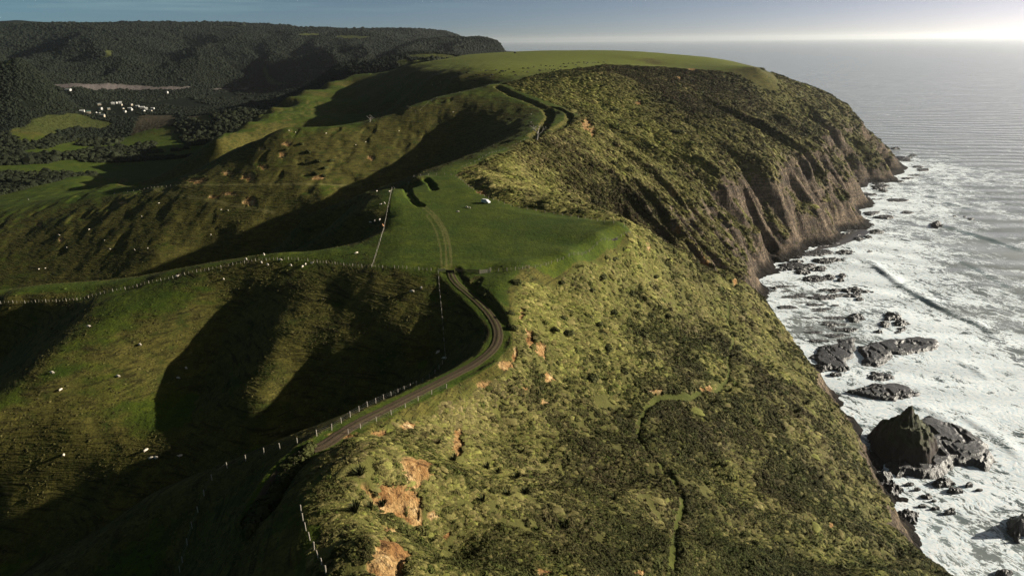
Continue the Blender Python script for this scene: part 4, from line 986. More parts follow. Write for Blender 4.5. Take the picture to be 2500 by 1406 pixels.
# ---- gate, rails and yard beside the road
def panel(label,name,a,b,h,rails,mat,cat,brace=True,group=None):
    A0,B0=hit(*a),hit(*b); v=Vector((B0[0]-A0[0],B0[1]-A0[1],0)); L_=v.length; o=empty(name,A0,math.atan2(v.y,v.x),label=label,category=cat)
    dz=zat(B0[0],B0[1])-A0[2]
    for u in (0,L_): MB().box((u,0,h*.5+dz*u/L_),(.18,.18,h+.5)).obj('post',mat,o)
    for k in range(rails): 
        z=.25+k*(h-.35)/(rails-1); MB().box((L_/2,.0,z+dz/2),(L_-.18,.06,.15),rot=Matrix.Rotation(-math.atan2(dz,L_),3,'Y')).obj('rail',mat,o)
    if brace: MB().box((L_/2,.05,h*.5),(math.hypot(L_,h)*.9,.05,.1),rot=Matrix.Rotation(-math.atan2(h*.8,L_),3,'Y')).obj('brace',mat,o)
    return o
panel('short pale rail panel left of the dirt road opening','rail_panel',(1070,664),(1086,664),1.2,4,WOODM,'railing')
panel('brown timber gate lying across the dirt road','farm_gate',(1089,665),(1109,666),1.0,5,WOODD,'gate')
panel('long dark timber rails right of the road gate','rail_panel',(1112,664),(1170,668),1.4,5,WOODD,'railing',False)
panel('weathered timber yard gate at the end of the dark rails','farm_gate',(1172,669),(1196,666),1.5,5,WOODM,'gate')
# ---- white van
def van(px,py,rz):
    q=hit(px,py); CARP=plain('white_paint',(.80,.80,.80),.35,.5,.03,2); GL=plain('tinted_glass',(.025,.035,.04),.1,.6,.1,2); TY=plain('rubber',(.02,.02,.02),.8,.2,.1,5); MET=plain('alloy',(.45,.45,.46),.35,.5,.1,5,.8)
    o=empty('van',q,rz,label='white van parked beside the paddock fence with a long shadow',category='van')
    prof=[(-2.35,.45),(-2.38,1.0),(-2.28,1.62),(-2.05,1.98),(.7,2.0),(1.15,1.82),(1.75,1.22),(2.3,1.05),(2.42,.8),(2.4,.42)]
    b=MB(); w_=.93
    def yw(z): return w_ if z<1.15 else w_-(z-1.15)*.16
    L_=[(x,-yw(z),z) for x,z in prof]; R_=[(x,yw(z),z) for x,z in prof]; n_=len(prof)
    b.add(L_+R_,[(i,(i+1)%n_,n_+(i+1)%n_,n_+i) for i in range(n_)]+[tuple(range(n_))[::-1],tuple(range(n_,2*n_))])
    body=b.obj('body',CARP,o); bv=body.modifiers.new('edge','BEVEL'); bv.width=.05; bv.segments=2
    for s_ in (-1,1):
        for x0,x1 in ((-2.05,-1.1),(-1.0,-.05),(.05,1.0)):
            y0=s_*(yw(1.25)+.012); y1=s_*(yw(1.75)+.012); xe=x1-.0 if x1<.9 else .75
            MB().add([(x0,y0,1.22),(x1,y0,1.22),(xe,y1,1.76),(x0,y1,1.76)],[(0,1,2,3) if s_<0 else (3,2,1,0)]).obj('side_window',GL,o)
        MB().box((2.36,s_*.68,.85),(.12,.34,.2)).obj('headlight',MET,o)
        for x in (-1.45,1.5):
            wh=MB().tube([(x,s_*.70,.34),(x,s_*.95,.34)],.34,14).obj('wheel',TY,o,False); MB().tube([(x,s_*.94,.34),(x,s_*.962,.34)],.2,10).obj('rim',MET,wh)
    MB().add([(1.17,-.78,1.80),(1.17,.78,1.80),(1.77,.84,1.22),(1.77,-.84,1.22)],[(3,2,1,0)]).obj('windscreen',GL,o)
    for v in o.children:
        if v.name.startswith('windscreen'): v.location=(.03,0,.03)
    MB().add([(-2.30,-.74,1.25),(-2.30,.74,1.25),(-2.19,.68,1.72),(-2.19,-.68,1.72)],[(0,3,2,1)]).obj('rear_window',GL,o); o.children[-1].location=(-.05,0,0)
    return o
van(1186,496,R(-38))
# ---- trough by the paddock corner
q=hit(1500,586); o=empty('water_trough',q,R(25),label='low dark water trough beside the fence near the paddock point',category='trough')
TR=plain('old_concrete',(.10,.095,.09),.9,.1,.3,3)
MB().box((0,0,.08),(2.6,1.1,.16)).obj('base',TR,o)
for s_ in (-1,1): MB().box((0,s_*.52,.40),(2.6,.10,.50)).obj('side_wall',TR,o); MB().box((s_*1.25,0,.40),(.10,.94,.50)).obj('end_wall',plain('pale_concrete',(.5,.5,.48),.8,.2,.1,3) if s_>0 else TR,o)
MB().box((0,0,.36),(2.40,.94,.04)).obj('water',plain('trough_water',(.02,.025,.03),.1,.5,.1,1),o)
# ---- sheep and cattle: skinned skeletons
def skinned(name,verts,edges,rad,root=0,sub=1):
    me=bpy.data.meshes.new(name+'_cage'); me.from_pydata(verts,edges,[]); o=bpy.data.objects.new(name+'_cage',me); col.objects.link(o)
    o.modifiers.new('s','SKIN'); 
    for d,r in zip(me.skin_vertices[0].data,rad): d.radius=(r,r) if not isinstance(r,tuple) else r
    me.skin_vertices[0].data[root].use_root=True
    u=o.modifiers.new('u','SUBSURF'); u.levels=sub; u.render_levels=sub
    bpy.context.view_layer.update(); dg=bpy.context.evaluated_depsgraph_get()
    m=bpy.data.meshes.new_from_object(o.evaluated_get(dg)); m.name=name; bpy.data.objects.remove(o); m.polygons.foreach_set('use_smooth',[True]*len(m.polygons)); return m
def beast(name,L,h,r,lr,graze,hr):
    z=h-r; v=[(-L*.42,0,z),(0,0,z-.02*h),(L*.38,0,z),(L*.52,0,z+(.10*h if not graze else -.02*h))]; rad=[r*.92,r*1.05,r*.95,r*.55]
    if graze: v+=[(L*.74,0,h*.32),(L*.88,0,h*.14)]; 
    else: v+=[(L*.68,0,h*1.02),(L*.88,0,h*.96)]
    rad+=[hr,hr*.62]; e=[(0,1),(1,2),(2,3),(3,4),(4,5)]
    for x,b_ in ((-.40,0),(.36,2)):
        for s_ in (-1,1):
            k=len(v); off=.05*L*(1 if s_>0 else -1)
            v+=[(L*x,s_*r*.62,z-r*.55),(L*x+off+(-.05*L if x<0 else .01*L),s_*r*.6,h*.24),(L*x+off,s_*r*.6,.03)]; rad+=[lr*1.7,lr,lr*.95]; e+=[(b_,k),(k,k+1),(k+1,k+2)]
    k=len(v); v+=[(-L*.52,0,z+.04),(-L*.55,0,h*.45)]; rad+=[r*.25,lr*.6]; e+=[(0,k),(k,k+1)]
    k=len(v); s0=4
    for s_ in (-1,1):
        p=v[s0]; v.append((p[0]-.04*L,s_*hr*1.9,p[2]+.06*h)); rad.append(hr*.25); e.append((s0,len(v)-1))
    return skinned(name,v,e,rad)
WOOL=plain('wool',(.80,.70,.58),.95,.05,.12,9,bump=.05); TAN=plain('tan_wool',(.72,.38,.20),.95,.05,.15,9); HIDE=plain('black_hide',(.014,.012,.011),.7,.2,.3,3)
SH=[beast('sheep',1.25,.86,.33,.05,True,.12),beast('sheep',1.2,.86,.34,.05,False,.12)]
for m_ in SH: m_.materials.append(WOOL)
CW=[beast('cow',2.2,1.4,.46,.085,True,.20),beast('cow',2.2,1.42,.46,.085,False,.20)]
for m_ in CW: m_.materials.append(HIDE)
flocks={
 'on the lit gully wall below the spur':[(217,798),(342,843),(455,900),(436,924),(128,911),(289,920),(148,953),(156,1112)],
 'in the deep shadow under the near spur':[(356,1101),(370,1120),(381,1119),(441,1114)],
 'on the brow beside the spur fence':[(645,624),(601,634),(638,642),(653,647),(684,636),(710,649),(739,652),(746,647),(761,644),(871,619),(546,683),(432,676)],
 'below the gate beside the dirt road':[(1007,713),(1028,704)],
 'in the big green paddock':[(1118,518),(1139,507),(1147,509)],
 'left of the straight paddock fence':[(920,468),(950,469),(929,500),(939,499),(927,538),(904,544),(915,542)],
 'on the brown terraced hillside at left':[(69,488),(279,474),(218,561),(145,575),(346,529),(163,605),(255,588),(268,609),(95,658),(110,656),(361,607),(329,611),(388,497),(557,515),(540,513),(515,574)],
 'on the upper brown hill beyond the track':[(706,320),(722,324),(796,327),(1106,275),(974,321),(869,355),(893,348)],
 'on the brow beside the ridge track bend':[(1297,280),(1296,300)],
 'in the dark hollow left of the road bend':[(1070,861),(1086,876)],
 'on the green rim below the cattle':[(1075,202),(1056,209)],
}
SCALE_S=1.0
for where,pl in flocks.items():
    pl=sorted(pl)
    for i,(px,py) in enumerate(pl):
        q=hit(px,py)
        if q is None: continue
        o=bpy.data.objects.new('sheep',SH[rnd.random()<.3]); col.objects.link(o); s_=SCALE_S*rnd.uniform(.9,1.12); o.scale=(s_,s_,s_); o.location=(q[0],q[1],q[2]-.03); o.rotation_euler=(0,0,rnd.uniform(0,6.28))
        o['label']=('white sheep %s, %s'%(ordinal(i)+' from left',where)); o['category']='sheep'; o['group']='sheep grazing on the hills'
q=hit(935,554)
m_=SH[1].copy(); m_.materials.clear(); m_.materials.append(TAN); o=bpy.data.objects.new('sheep',m_); col.objects.link(o); o.location=q; o.rotation_euler=(0,0,1.9); o.scale=(1.3,)*3; o['label']='orange-tinted sheep standing against the straight paddock fence'; o['category']='sheep'; o['group']='sheep grazing on the hills'
cz=[(5,405),(40,358),(78,383),(95,368),(117,370),(117,403),(170,352),(210,378),(228,408),(300,343),(347,343),(343,380),(403,330),(302,373),(455,358),(460,370),(473,315),(518,320),(517,355),(555,350),(572,357),(592,318),(600,357),(557,323),(658,327),(663,355),(687,300),(700,330),(733,295),(778,295),(805,310),(818,287),(837,287),(880,283),(880,293),(905,297),(918,288),(968,290),(985,287),(1018,288),(1073,285),(712,328),(636,345)]
cows=[(1200+a/3.906,80+b/3.906) for a,b in cz]+[(600+a/3.906,40+b/3.906) for a,b in [(2035,550),(2105,543),(2035,605),(2117,588),(2180,617),(2195,562),(2222,562),(2245,517),(2293,523),(2283,560),(2330,580),(2355,562),(2390,515),(2423,545),(2450,523),(2478,523)]]
for i,(px,py) in enumerate(sorted(cows)):
    q=hit(px,py+1)
    if q is None: continue
    o=bpy.data.objects.new('cow',CW[rnd.random()<.4]); col.objects.link(o); s_=rnd.uniform(1.05,1.3); o.scale=(s_,s_,s_); o.location=(q[0],q[1],q[2]-.05); o.rotation_euler=(0,0,rnd.uniform(0,6.28))
    o['label']='black cow, %s from left in the herd on the hilltop'%ordinal(i); o['category']='cow'; o['group']='cattle on the hilltop'
# ---- hilltop hut
q=hit(1257,131); o=empty('hut',q,R(10),label='small dark hut alone on the far hilltop skyline',category='hut')
HW=plain('hut_wall',(.05,.04,.035),.8,.2,.2,1); HR=plain('hut_roof',(.30,.30,.29),.5,.4,.1,1)
MB().box((0,0,1.4),(3.2,2.8,2.8)).obj('wall',HW,o); MB().add([(-1.8,-1.6,2.75),(1.8,-1.6,2.75),(1.8,1.6,3.3),(-1.8,1.6,3.3),(-1.8,-1.6,2.9),(1.8,-1.6,2.9),(1.8,1.6,3.45),(-1.8,1.6,3.45)],[(0,3,2,1),(4,5,6,7),(0,1,5,4),(1,2,6,5),(2,3,7,6),(3,0,4,7)]).obj('roof',HR,o); MB().box((.4,-1.42,1.0),(.9,.06,2.0)).obj('door',HR,o)
# ---- houses of the valley
def house(px,py,w_,d_,wall,roof,label,rz,flat=False):
    q=fhit(px,py)
    if q is None: return
    fld=land if math.hypot(q[0],q[1])<1690 else farland
    o=empty('house',(q[0],q[1],q[2]+.2),rz,label=label,category='house',group='houses in the valley'); w_*=.78; d_*=.78
    h=rnd.uniform(3.2,5.2); MB().box((0,0,h/2-.6),(w_,d_,h+1.2)).obj('wall',wall,o)
    rh=.6 if flat else d_*.28; e=.5
    MB().add([(-w_/2-e,-d_/2-e,h-.2),(w_/2+e,-d_/2-e,h-.2),(w_/2+e,d_/2+e,h-.2),(-w_/2-e,d_/2+e,h-.2),(-w_/2-e*.5,0,h+rh),(w_/2+e*.5,0,h+rh)],[(0,3,2,1),(0,1,5,4),(2,3,4,5),(1,2,5),(3,0,4)]).obj('roof',roof,o)
    for k,x in enumerate((-w_*.3,w_*.05,w_*.34)):
        if k==1: MB().box((x,-d_/2-.03,1.0),(1.1,.08,2.0)).obj('door',HW,o)
        else: MB().box((x,-d_/2-.03,1.6),(1.6,.08,1.2)).obj('window',WG,o)
WG=plain('window_glass',(.03,.04,.05),.15,.6,.1,1)
RW=plain('white_roof',(.60,.59,.57),.5,.4,.05,1); RG=plain('grey_roof',(.24,.26,.26),.6,.3,.1,1); RT=plain('teal_roof',(.07,.15,.13),.6,.3,.1,1); RR=plain('red_roof',(.30,.07,.04),.6,.3,.1,1); WH=plain('white_wall',(.55,.53,.50),.8,.2,.06,1); WB=plain('cream_wall',(.5,.42,.32),.8,.2,.08,1)
HS=[(167,222,24,12,WH,RW,'long white shed at the edge of the dark sand flat'),(103,276,13,9,WB,RR,'small pink-roofed house alone among dark bush at left'),(85,299,20,11,WH,RW,'white-roofed farmhouse above the small green field'),(6,191,14,9,WH,RW,'white house on the bush hill at the left edge'),(71,205,14,9,WB,RR,'red-roofed house on the bush hill skyline'),(9,264,15,9,WH,RG,'grey house on the lower bush slope at left edge'),(138,314,18,11,WB,RG,'grey shed in the small green fields'),(408,228,11,8,WH,RW,'lone white house below the right end of the sand flat')]
vill=[(243,257,RG),(217,277,RT),(201,274,RW),(247,268,RW),(234,278,RW),(242,280,RG),(276,255,RW),(284,253,RW),(294,253,RW),(296,258,RG),(321,258,RG),(305,275,RW),(317,268,RW),(321,270,RW),(300,268,RG),(336,262,RW),(348,265,RW),(358,268,RW),(373,267,RW),(351,273,RW),(368,273,RG),(251,286,RG),(266,268,RG)]
for h_ in HS: house(*h_[:6],h_[6],rnd.uniform(-.4,.4))
for i,(px,py,rf_) in enumerate(sorted(vill,key=lambda a:a[0])):
    big=px==348; cn_={RW.name:'white',RG.name:'grey',RT.name:'teal'}[rf_.name]
    house(px,py,17 if big else rnd.uniform(9,13),10 if big else 8,WH if rf_ is RW else WB,rf_,('large ' if big else '')+'%s-roofed house, %s from left in the valley village'%(cn_,ordinal(i)),rnd.uniform(-.7,.7))
# ---- single shrubs
SL=leaf_material('dark_leaf',False,(.078,.085,.024)); BK=plain('bark',(.10,.08,.06),.9,.1,.3,4); PALEB=plain('bleached_bark',(.42,.38,.33),.85,.1,.2,4)
SHM=[leafy(61,330,.30,.85),leafy(62,300,.32,.7),leafy(63,320,.28,.95)]
for m_ in SHM: m_.materials.clear(); m_.materials.append(SL)
stm=MB()
for a_ in range(4): stm.tube([(0,0,-.25),(math.cos(a_*1.6)*.22,math.sin(a_*1.6)*.22,.3),(math.cos(a_*1.6)*.5,math.sin(a_*1.6)*.5,.62)],[.06,.045,.02],5)
STM=stm.mesh('stem'); STM.materials.append(BK)
def shrub(px,py,r,label,group,tall=1.0):
    q=hit(px,py)
    if q is None: return
    o=empty('shrub',(q[0],q[1],q[2]-.15),rnd.random()*6.28,label=label,category='shrub',group=group); r*=.88; o.scale=(r*rnd.uniform(.9,1.5),r*rnd.uniform(.75,1.1),r*tall*.8)
    for nm,m_ in (('foliage',SHM[rnd.randrange(3)]),('stem',STM)):
        c=bpy.data.objects.new(nm,m_); col.objects.link(c); c.parent=o
S1=[(1472,677,2.6),(1499,633,2.2),(1370,689,1.9),(1444,709,1.9),(1541,714,2.6),(1600,676,1.9),(1496,762,2.3),(1586,771,2.6),(1382,813,2.6),(1350,803,2.0),(1568,816,2.7),(1462,789,1.9),(1484,849,2.3),(1586,867,3.0),(1445,924,3.0),(1556,747,2.0),(1630,771,2.2),(1610,749,1.7),(1466,813,2.2),(1373,777,1.8),(1388,762,1.7),(1700,870,2.2),(1640,900,2.0),(1520,905,2.2),(1735,830,2.4),(1800,850,2.8),(1680,950,2.2)]
for i,(x_,y_,r_) in enumerate(sorted(S1)): shrub(x_,y_,r_,'dark rounded shrub, %s from left on the slope below the paddock'%ordinal(i),'dark shrubs on the near slope')
S2=[(1651,322,7.5),(1514,295,5),(1561,305,5.5),(1521,323,4.5),(1470,210,4),(1500,268,5),(1540,340,4),(1590,355,4),(1700,205,6),(1640,250,6)]
for i,(x_,y_,r_) in enumerate(sorted(S2)): shrub(x_,y_,r_,'broad dark bush, %s from left on the far grassy slope'%ordinal(i),'bushes on the far grassy slope',.6)
S3=[(735,352,3.2),(752,372,3.6),(775,395,4),(795,410,3.6),(810,392,3.4),(770,425,4),(790,430,3.4),(740,400,2.8),(700,365,2.6),(690,385,2.4),(560,430,2.4),(500,432,2.2)]
for i,(x_,y_,r_) in enumerate(sorted(S3)): shrub(x_,y_,r_,'dark scrub bush, %s from left in the eroded brown hill'%ordinal(i),'bushes in the eroded hill')
S4=[(1258,690,2.6),(1245,765,1.9),(1250,800,2.0),(1170,690,1.5),(1185,720,1.5)]
for i,(x_,y_,r_) in enumerate(sorted(S4)): shrub(x_,y_,r_,'dark bush, %s from left along the cliff edge by the road bend'%ordinal(i),'bushes along the road bend')
S5=[(752,1098),(741,1112),(729,1128),(716,1145),(704,1162),(691,1180),(678,1199),(664,1216),(651,1234),(638,1254),(625,1275),(612,1297)]
for i,(x_,y_) in enumerate(S5): shrub(x_,y_,2.4,'olive hedge bush, %s from the top of the sunlit hedge strip'%ordinal(i),'hedge strip beside the road',1.05)
# ---- flax clumps
FXM=[flax(91,70),flax(92,64)]; FL=leaf_material('flax_leaf',False,(.060,.066,.024))
for m_ in FXM: m_.materials.clear(); m_.materials.append(FL)
FXP=[(880,1160,1.9),(868,1252,2.0),(905,1245,1.5),(1110,1125,1.7),(1190,1145,1.7),(1215,1155,1.6),(1262,1168,1.7),(1180,1225,1.6),(1285,1205,1.6),(1240,1210,1.5),(935,1235,1.4),(1330,1130,1.5),(1420,1180,1.5),(1500,1220,1.5),(1380,1290,1.5)]
for i,(x_,y_,r_) in enumerate(sorted(FXP)):
    q=hit(x_,y_)
    if q is None: continue
    o=empty('flax_plant',(q[0],q[1],q[2]-.1),rnd.random()*6,label='spiky dark flax clump, %s from left near the orange cliff'%ordinal(i),category='flax',group='flax clumps near the orange cliff'); o.scale=(r_,)*3
    c=bpy.data.objects.new('leaf',FXM[i%2]); col.objects.link(c); c.parent=o; c['kind']='stuff'
# ---- bare trees
def bare(px,py,h,label,mat):
    q=hit(px,py); o=empty('bare_tree',q,0,label=label,category='tree'); tr=MB(); br=MB()
    tr.tube([(0,0,-.3),(.05*h,0,h*.25),(.02*h,.03*h,h*.5)],[.05*h,.04*h,.025*h],6)
    def grow(p,d,L_,r_,k):
        e=p+d*L_; br.tube([p,p+d*L_*.5+Vector((rnd.gauss(0,.04),rnd.gauss(0,.04),.03))*L_,e],[r_,r_*.75,r_*.5],4)
        if k>0:
            for _ in range(3):
                dd=(d+Vector((rnd.gauss(0,.55),rnd.gauss(0,.55),rnd.gauss(.1,.3)))).normalized(); grow(p+d*L_*rnd.uniform(.5,1),dd,L_*.62,r_*.5,k-1)
    for k in range(5): grow(Vector((.03*h,.01*h,h*(.22+.06*k))),Vector((math.cos(k*1.3),math.sin(k*1.3),.9)).normalized(),h*.42,.02*h,2)
    tr.obj('trunk',mat,o); br.obj('branch',mat,o); return o
bare(1311,342,13,'pale bare tree in the hollow left of the ridge track bend',PALEB)
bare(903,299,8,'small pale bare tree on the crest of the upper brown hill',PALEB)
# ---- pines by the dark bush at left
PN=[conifer(71),conifer(72)]
for m_ in PN: m_.materials.clear(); m_.materials.append(SL)
for i,(px,py,h) in enumerate([(94,432,7),(84,436,5.5),(106,436,5),(120,440,4.5)]):
    q=hit(px,py)
    if q is None: continue
    o=empty('pine_tree',q,rnd.random()*6,label='dark pine, %s from left by the bush below the green field'%ordinal(i),category='tree',group='pines below the green field'); o.scale=(h*.45,h*.45,h*.45)
    MB().tube([(0,0,-.2),(0,0,1.6)],[.10,.03],6).obj('trunk',BK,o); c=bpy.data.objects.new('crown',PN[i%2]); col.objects.link(c); c.parent=o; c.location=(0,0,.75)
# ---- rocks in the surf
def rock_material():
    M=Mat('wet_rock'); n=M.noise(.35,5,.65); n2=M.noise(1.6,4,.65)
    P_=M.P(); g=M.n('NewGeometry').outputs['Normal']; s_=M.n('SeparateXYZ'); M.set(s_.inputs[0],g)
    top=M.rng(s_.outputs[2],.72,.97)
    c=M.mix(n,(.007,.006,.006),(.020,.017,.016)); c=M.mix(M.math('MULTIPLY',top,.75),c,M.mix(n2,(.030,.030,.033),(.085,.084,.088)))  # upward faces painted paler: sky reflection on wet tops put into the colour
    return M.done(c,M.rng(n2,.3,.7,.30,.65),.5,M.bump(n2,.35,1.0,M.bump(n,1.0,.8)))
ROCK=rock_material(); GREENR=None
def height_rock(name,poly,fn,res,mat,label,group=None,smooth=False):
    pl=np.array(poly); c=pl.mean(0); q=pl-c; x0,y0=q.min(0)*1.18; x1,y1=q.max(0)*1.18
    nx=res; ny=max(8,int(res*min(1.6,max(.5,(y1-y0)/(x1-x0+1e-6)))))
    X_,Y_=np.meshgrid(np.linspace(x0,x1,nx),np.linspace(y0,y1,ny),indexing='ij')
    ins=in_poly(X_,Y_,list(q)); d=np.full(X_.shape,1e9); n=len(q)
    for k in range(n):
        a=q[k]; b_=q[(k+1)%n]; e=b_-a; t_=np.clip(((X_-a[0])*e[0]+(Y_-a[1])*e[1])/(e@e+1e-9),0,1); d=np.minimum(d,np.hypot(X_-a[0]-t_*e[0],Y_-a[1]-t_*e[1]))
    d=np.where(ins,d,-d); Zr=fn(X_,Y_,d); keep=Zr>-.6
    id_=np.full(X_.shape,-1); f=[]; 
    cellk=keep[:-1,:-1]|keep[1:,:-1]|keep[:-1,1:]|keep[1:,1:]
    use=np.zeros(X_.shape,bool); use[:-1,:-1]|=cellk; use[1:,:-1]|=cellk; use[:-1,1:]|=cellk; use[1:,1:]|=cellk
    id_[use]=np.arange(use.sum()); v=np.stack([X_[use],Y_[use],np.maximum(Zr[use],-1.2)],-1)
    I_,J_=np.where(cellk); f=np.stack([id_[I_,J_],id_[I_+1,J_],id_[I_+1,J_+1],id_[I_,J_+1]],-1)
    b=MB(); b.v=[tuple(t_) for t_ in v.tolist()]; b.f=[tuple(t_) for t_ in f.tolist()]
    o=b.obj(name,mat,None,smooth,label=label,category='rock'); o.location=(c[0],c[1],0)
    if group: o['group']=group
    return o
def rock_from(poly,h,flat,seed,name,label,group=None,mat=None):
    pl=np.array(poly); sz_=np.sqrt(np.ptp(pl[:,0])*np.ptp(pl[:,1])); u=max(.8,sz_*.09)
    def fn(X_,Y_,d):
        n1=fbm(X_/u/2.2+seed*3.7,Y_/u/2.2+seed,seed%90,4); n2=1-np.abs(2*fbm(X_/u/1.6+seed,Y_/u/3.5+seed*2,(seed+7)%90,3)-1)
        e=d/(sz_*.5)+(n1-.5)*(.55 if flat else .75)
        if flat:
            z=h*(sstep(-.02,.16,e)*.8+.2*sstep(.1,.6,e))*(.88+.24*n1)-h*.45*sstep(.88,.97,n2)*sstep(.1,.3,e)
            z=z*.5+np.round(z/(h*.2))*h*.2*.5
        else: z=h*1.25*np.clip(e,0,1)**.6*(.55+.9*n1)-.25*h*(n2>.9)
        return np.where(e>0,z,-1.0+e*2)-.1
    return height_rock(name,poly,fn,int(np.clip(sz_*1.9,18,64)),mat or ROCK,label,group)
def P0(*p): return [at(x,y,0)[:2] for x,y in p]
rock_from(P0((2100,872),(2106,848),(2150,830),(2230,822),(2295,828),(2300,842),(2262,850),(2240,862),(2180,866),(2165,885),(2150,900),(2112,890)),2.6,True,1,'shelf_rock','long flat rock shelf with a pale wet top amid surf')
rock_from(P0((1990,872),(2000,845),(2050,832),(2085,822),(2094,850),(2085,880),(2060,900),(2020,905)),1.8,True,2,'shelf_rock','rounded flat shelf against the cliff foot, left of the long shelf')
rock_from(P0((2070,957),(2110,943),(2180,935),(2235,945),(2256,972),(2200,980),(2130,978)),2.4,True,3,'shelf_rock','oval flat shelf just above the sea stack')
rock_from(P0((2145,1120),(2205,1030),(2270,1016),(2340,1042),(2400,1078),(2442,1128),(2420,1150),(2335,1140),(2325,1155),(2280,1168),(2190,1162),(2150,1142)),3.6,True,4,'shelf_rock','broad black rock platform around the foot of the sea stack')
rock_from(P0((2110,925),(2118,910),(2150,908),(2185,915),(2182,928),(2140,932)),1.6,False,5,'surf_rock','low black rock between the long shelf and the oval shelf')
# sea stack
def stack():
    poly=P0((2146,1128),(2150,1085),(2185,1050),(2225,1045),(2262,1068),(2284,1105),(2280,1150),(2240,1165),(2180,1160))
    M=Mat('stack_rock'); nn=M.noise(.25,5,.65); n2=M.noise(1.2,4,.7); s_=M.n('SeparateXYZ'); M.set(s_.inputs[0],M.n('NewGeometry').outputs['Normal']); sp=M.n('SeparateXYZ'); M.set(sp.inputs[0],M.P())
    gm=M.math('MULTIPLY',M.rng(M.math('ADD',s_.outputs[2],M.math('MULTIPLY',nn,.6)),.55,.85),M.rng(sp.outputs[2],7,13))
    cc=M.mix(nn,(.020,.015,.012),(.075,.052,.040)); cc=M.mix(gm,cc,M.mix(n2,(.030,.036,.010),(.075,.080,.022)))
    mt=M.done(cc,.8,.25,M.bump(n2,.7,1.0))
    def fn(X_,Y_,d):
        r0=np.hypot((X_+2.5)/15.5,(Y_-1.0)/17.0); n1=fbm(X_/6+4,Y_/6+9,44,4)-.5; n2=1-np.abs(2*fbm(X_/4.2+2,Y_/4.2,45,3)-1)
        r0=r0*(1+n1*.55); z=24*np.clip(1-r0,0,1)**.62*(.74+.32*n2)+3.0*np.exp(-(np.hypot(X_+2.6,Y_-1.5)/3.0)**2)+3.2*(fbm(X_/2,Y_/2,46,3)-.5)*(r0<1)
        z=z*.6+np.round(z/2.4)*2.4*.4
        return np.where(r0<1.0,z,-1-(r0-1)*4)
    height_rock('sea_stack',poly,fn,78,mt,'tall dark sea stack with a green-tinged peak in the surf',None,True)
stack()
G1=[(1990,681,66,15,2.2),(2026,677,25,12,1.8),(2056,673,18,9,1.6),(2053,684,18,8,1.3),(1961,664,40,11,2),(2014,637,60,14,2.2),(2039,635,50,10,2),(1945,650,90,16,1.6),(2000,656,40,12,1.8),(2060,617,50,12,1.8),(2003,618,80,14,1.5),(2124,615,15,4,1.2),(2095,584,40,12,2),(2118,579,22,9,1.8),(2139,566,35,12,2)]
G2=[(2078,709,60,14,2.2),(2106,712,50,9,1.8),(2037,709,35,9,1.8),(2078,721,60,9,1.6),(2098,731,20,8,1.5),(2039,722,50,7,1.4),(1939,725,80,7,1),(2003,727,70,11,1.4),(1921,751,60,10,1),(1990,745,50,7,1),(2000,760,40,6,.9)]
G3=[(2088,778,46,24,2.6),(2039,778,70,9,1.3),(2037,794,70,10,1.3),(2065,807,60,12,1.6),(2012,790,40,6,.9),(1985,812,60,7,.9),(2040,822,50,7,1)]
G4=[(2178,776,50,20,2.8),(2158,795,34,16,2.4),(2200,792,44,16,2.2),(2144,812,35,12,1.9),(2203,806,34,14,2),(2190,814,20,7,1.3)]
G5=[(2016,899,40,18,2.2),(2054,901,45,12,1.6),(2040,915,30,10,1.4),(2150,1170,60,40,3.5),(2175,1200,50,40,3.2),(2215,1262,62,32,2.8),(2262,1212,30,12,1.8),(2306,1180,50,24,2),(2331,1198,45,12,1.5),(2364,1185,18,10,1.6),(2317,1252,30,10,1.3),(2324,1243,15,7,1.1),(2285,1241,22,8,1.2),(2220,1182,20,9,1.2),(2389,1196,20,6,1),(2250,1235,24,8,1.1),(2240,1195,18,7,1.2),(2280,1222,16,6,1)]
G6=[(2486,1292,62,60,5),(2452,1400,44,20,2)]
G7=[(2185,363,22,6,2.2),(2205,388,56,12,2.4),(2230,380,26,5,2),(2285,549,28,13,3),(2370,536,16,5,1.6),(2330,529,12,4,1.5),(2355,530,10,3,1.2),(2240,408,30,6,1.6),(2150,455,44,8,1.6),(2190,490,60,9,1.4),(2160,530,46,10,1.6),(2215,520,34,7,1.3),(2180,410,34,10,2)]
sd=20
for G_l,where in ((G1,'in the surf at the inner bay'),(G2,'in the shallows below the far cliff end'),(G3,'off the rounded flat shelf'),(G4,'in the black cluster above the long shelf'),(G5,'around the foot of the near cliff and stack'),(G6,'at the right edge of the picture'),(G7,'off the far point')):
    for i,(x_,y_,w_,h_,ht) in enumerate(sorted(G_l)):
        sd+=1; r_=np.random.default_rng(sd)
        po=[(x_+w_*.5*math.cos(a)*(.8+.4*r_.random()),y_+h_*.5*math.sin(a)*(.8+.4*r_.random())) for a in np.linspace(0,6.28,11)[:-1]]
        rock_from(P0(*po),ht*(.8+.4*r_.random()),ht<1.7,sd,'surf_rock','black wet rock, %s from left %s'%(ordinal(i),where),'rocks in the surf')
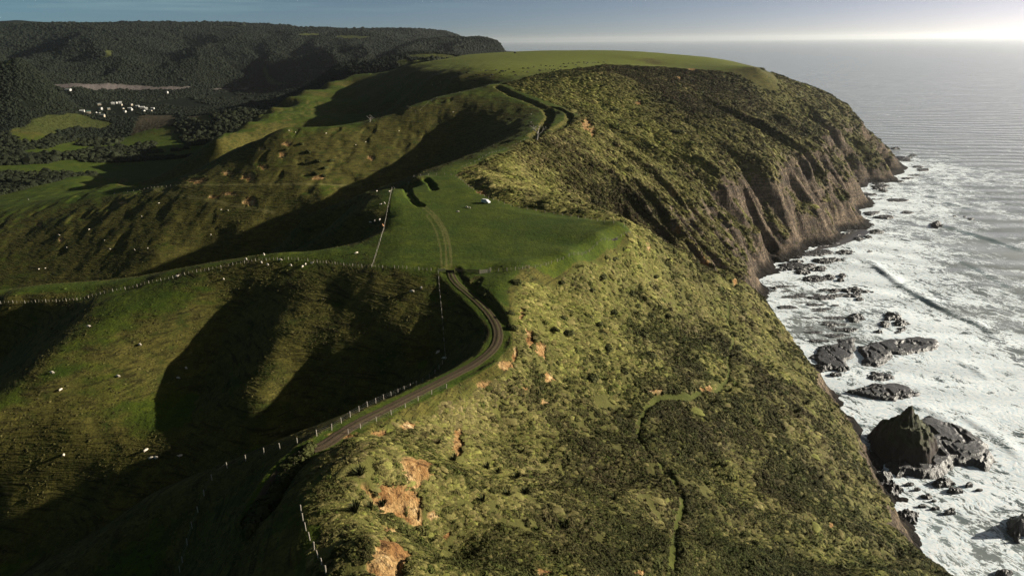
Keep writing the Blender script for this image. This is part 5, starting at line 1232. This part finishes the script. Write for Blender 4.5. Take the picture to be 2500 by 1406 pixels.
# ---- wet sand
SANDM=plain('wet_sand',(.085,.078,.074),.35,.5,.2,.2)
def sand(poly,z,label):
    p=np.array([at(x,y,z)[:2] for x,y in poly]); b=MB(); c=p.mean(0); k=len(p); b.add([(c[0],c[1],z+.25)]+[(a[0]*.45+c[0]*.55,a[1]*.45+c[1]*.55,z+.18) for a in p]+[(a[0],a[1],z-.55) for a in p],[(0,1+i,1+(i+1)%k) for i in range(k)]+[(1+i,1+k+i,1+k+(i+1)%k,1+(i+1)%k) for i in range(k)]); o=b.obj('beach',SANDM,None,True,kind='structure'); o['label']=label
sand([(1985,610),(2020,588),(2060,570),(2105,556),(2125,565),(2105,580),(2075,592),(2040,602)],.9,'small grey sand beach in the bay')
r_=np.random.default_rng(77); k=0; LEDGE=[]
while len(LEDGE)<34:
    y_=r_.uniform(690,835); x0_=1868+(y_-690)*.85; x_=x0_+r_.uniform(8,150)*(1 if y_<790 else .7)
    LEDGE.append((x_,y_,r_.uniform(18,58),r_.uniform(3,6.5),r_.uniform(.6,1.1)))
for i,(x_,y_,w_,h_,ht) in enumerate(sorted(LEDGE)):
    sd+=1; po=[(x_+w_*.5*math.cos(a)*(.8+.4*r_.random()),y_+h_*.5*math.sin(a)*(.8+.4*r_.random())) for a in np.linspace(0,6.28,11)[:-1]]
    rock_from(P0(*po),ht,True,sd,'rock_ledge','thin dark rock ledge awash, %s from left under the near slope'%ordinal(i),'ledges under the near slope')
LEDGE=[]; SHP=[(1868,712),(1856,672),(1890,642),(1965,606),(2052,566),(2097,522),(2088,475),(2125,446),(2180,430),(2230,405)]
for a,b in zip(SHP[:-1],SHP[1:]):
    for _ in range(4):
        u=r_.random(); LEDGE.append((a[0]+(b[0]-a[0])*u+r_.uniform(6,52),a[1]+(b[1]-a[1])*u+r_.uniform(0,10),r_.uniform(14,44),r_.uniform(3,7),r_.uniform(.9,1.9)))
for i,(x_,y_,w_,h_,ht) in enumerate(sorted(LEDGE)):
    sd+=1; po=[(x_+w_*.5*math.cos(a)*(.8+.4*r_.random()),y_+h_*.5*math.sin(a)*(.8+.4*r_.random())) for a in np.linspace(0,6.28,11)[:-1]]
    rock_from(P0(*po),ht,ht<1.5,sd,'rock_ledge','low dark rock ledge, %s from left along the far cliff foot'%ordinal(i),'ledges along the far cliff foot')
# ================================================================ air
hm=bpy.data.meshes.new('haze'); hm.from_pydata([(x,y,z) for z in (-28,432) for x,y in ((-95000,-15000),(95000,-15000),(95000,95000),(-95000,95000))],[],[(0,3,2,1),(4,5,6,7),(0,1,5,4),(1,2,6,5),(2,3,7,6),(3,0,4,7)])
hz=bpy.data.materials.new('haze'); hz.use_nodes=True; t=hz.node_tree; t.nodes.clear()
o_=t.nodes.new('ShaderNodeOutputMaterial'); pv=t.nodes.new('ShaderNodeVolumePrincipled')
pv.inputs['Color'].default_value=(.93,.97,1.0,1); pv.inputs['Density'].default_value=HAZE_D; pv.inputs['Anisotropy'].default_value=HAZE_G
t.links.new(pv.outputs[0],o_.inputs['Volume'])
ho=new_mesh_obj('haze',hm,hz,kind='stuff'); ho['label']='pale sea haze in the air'
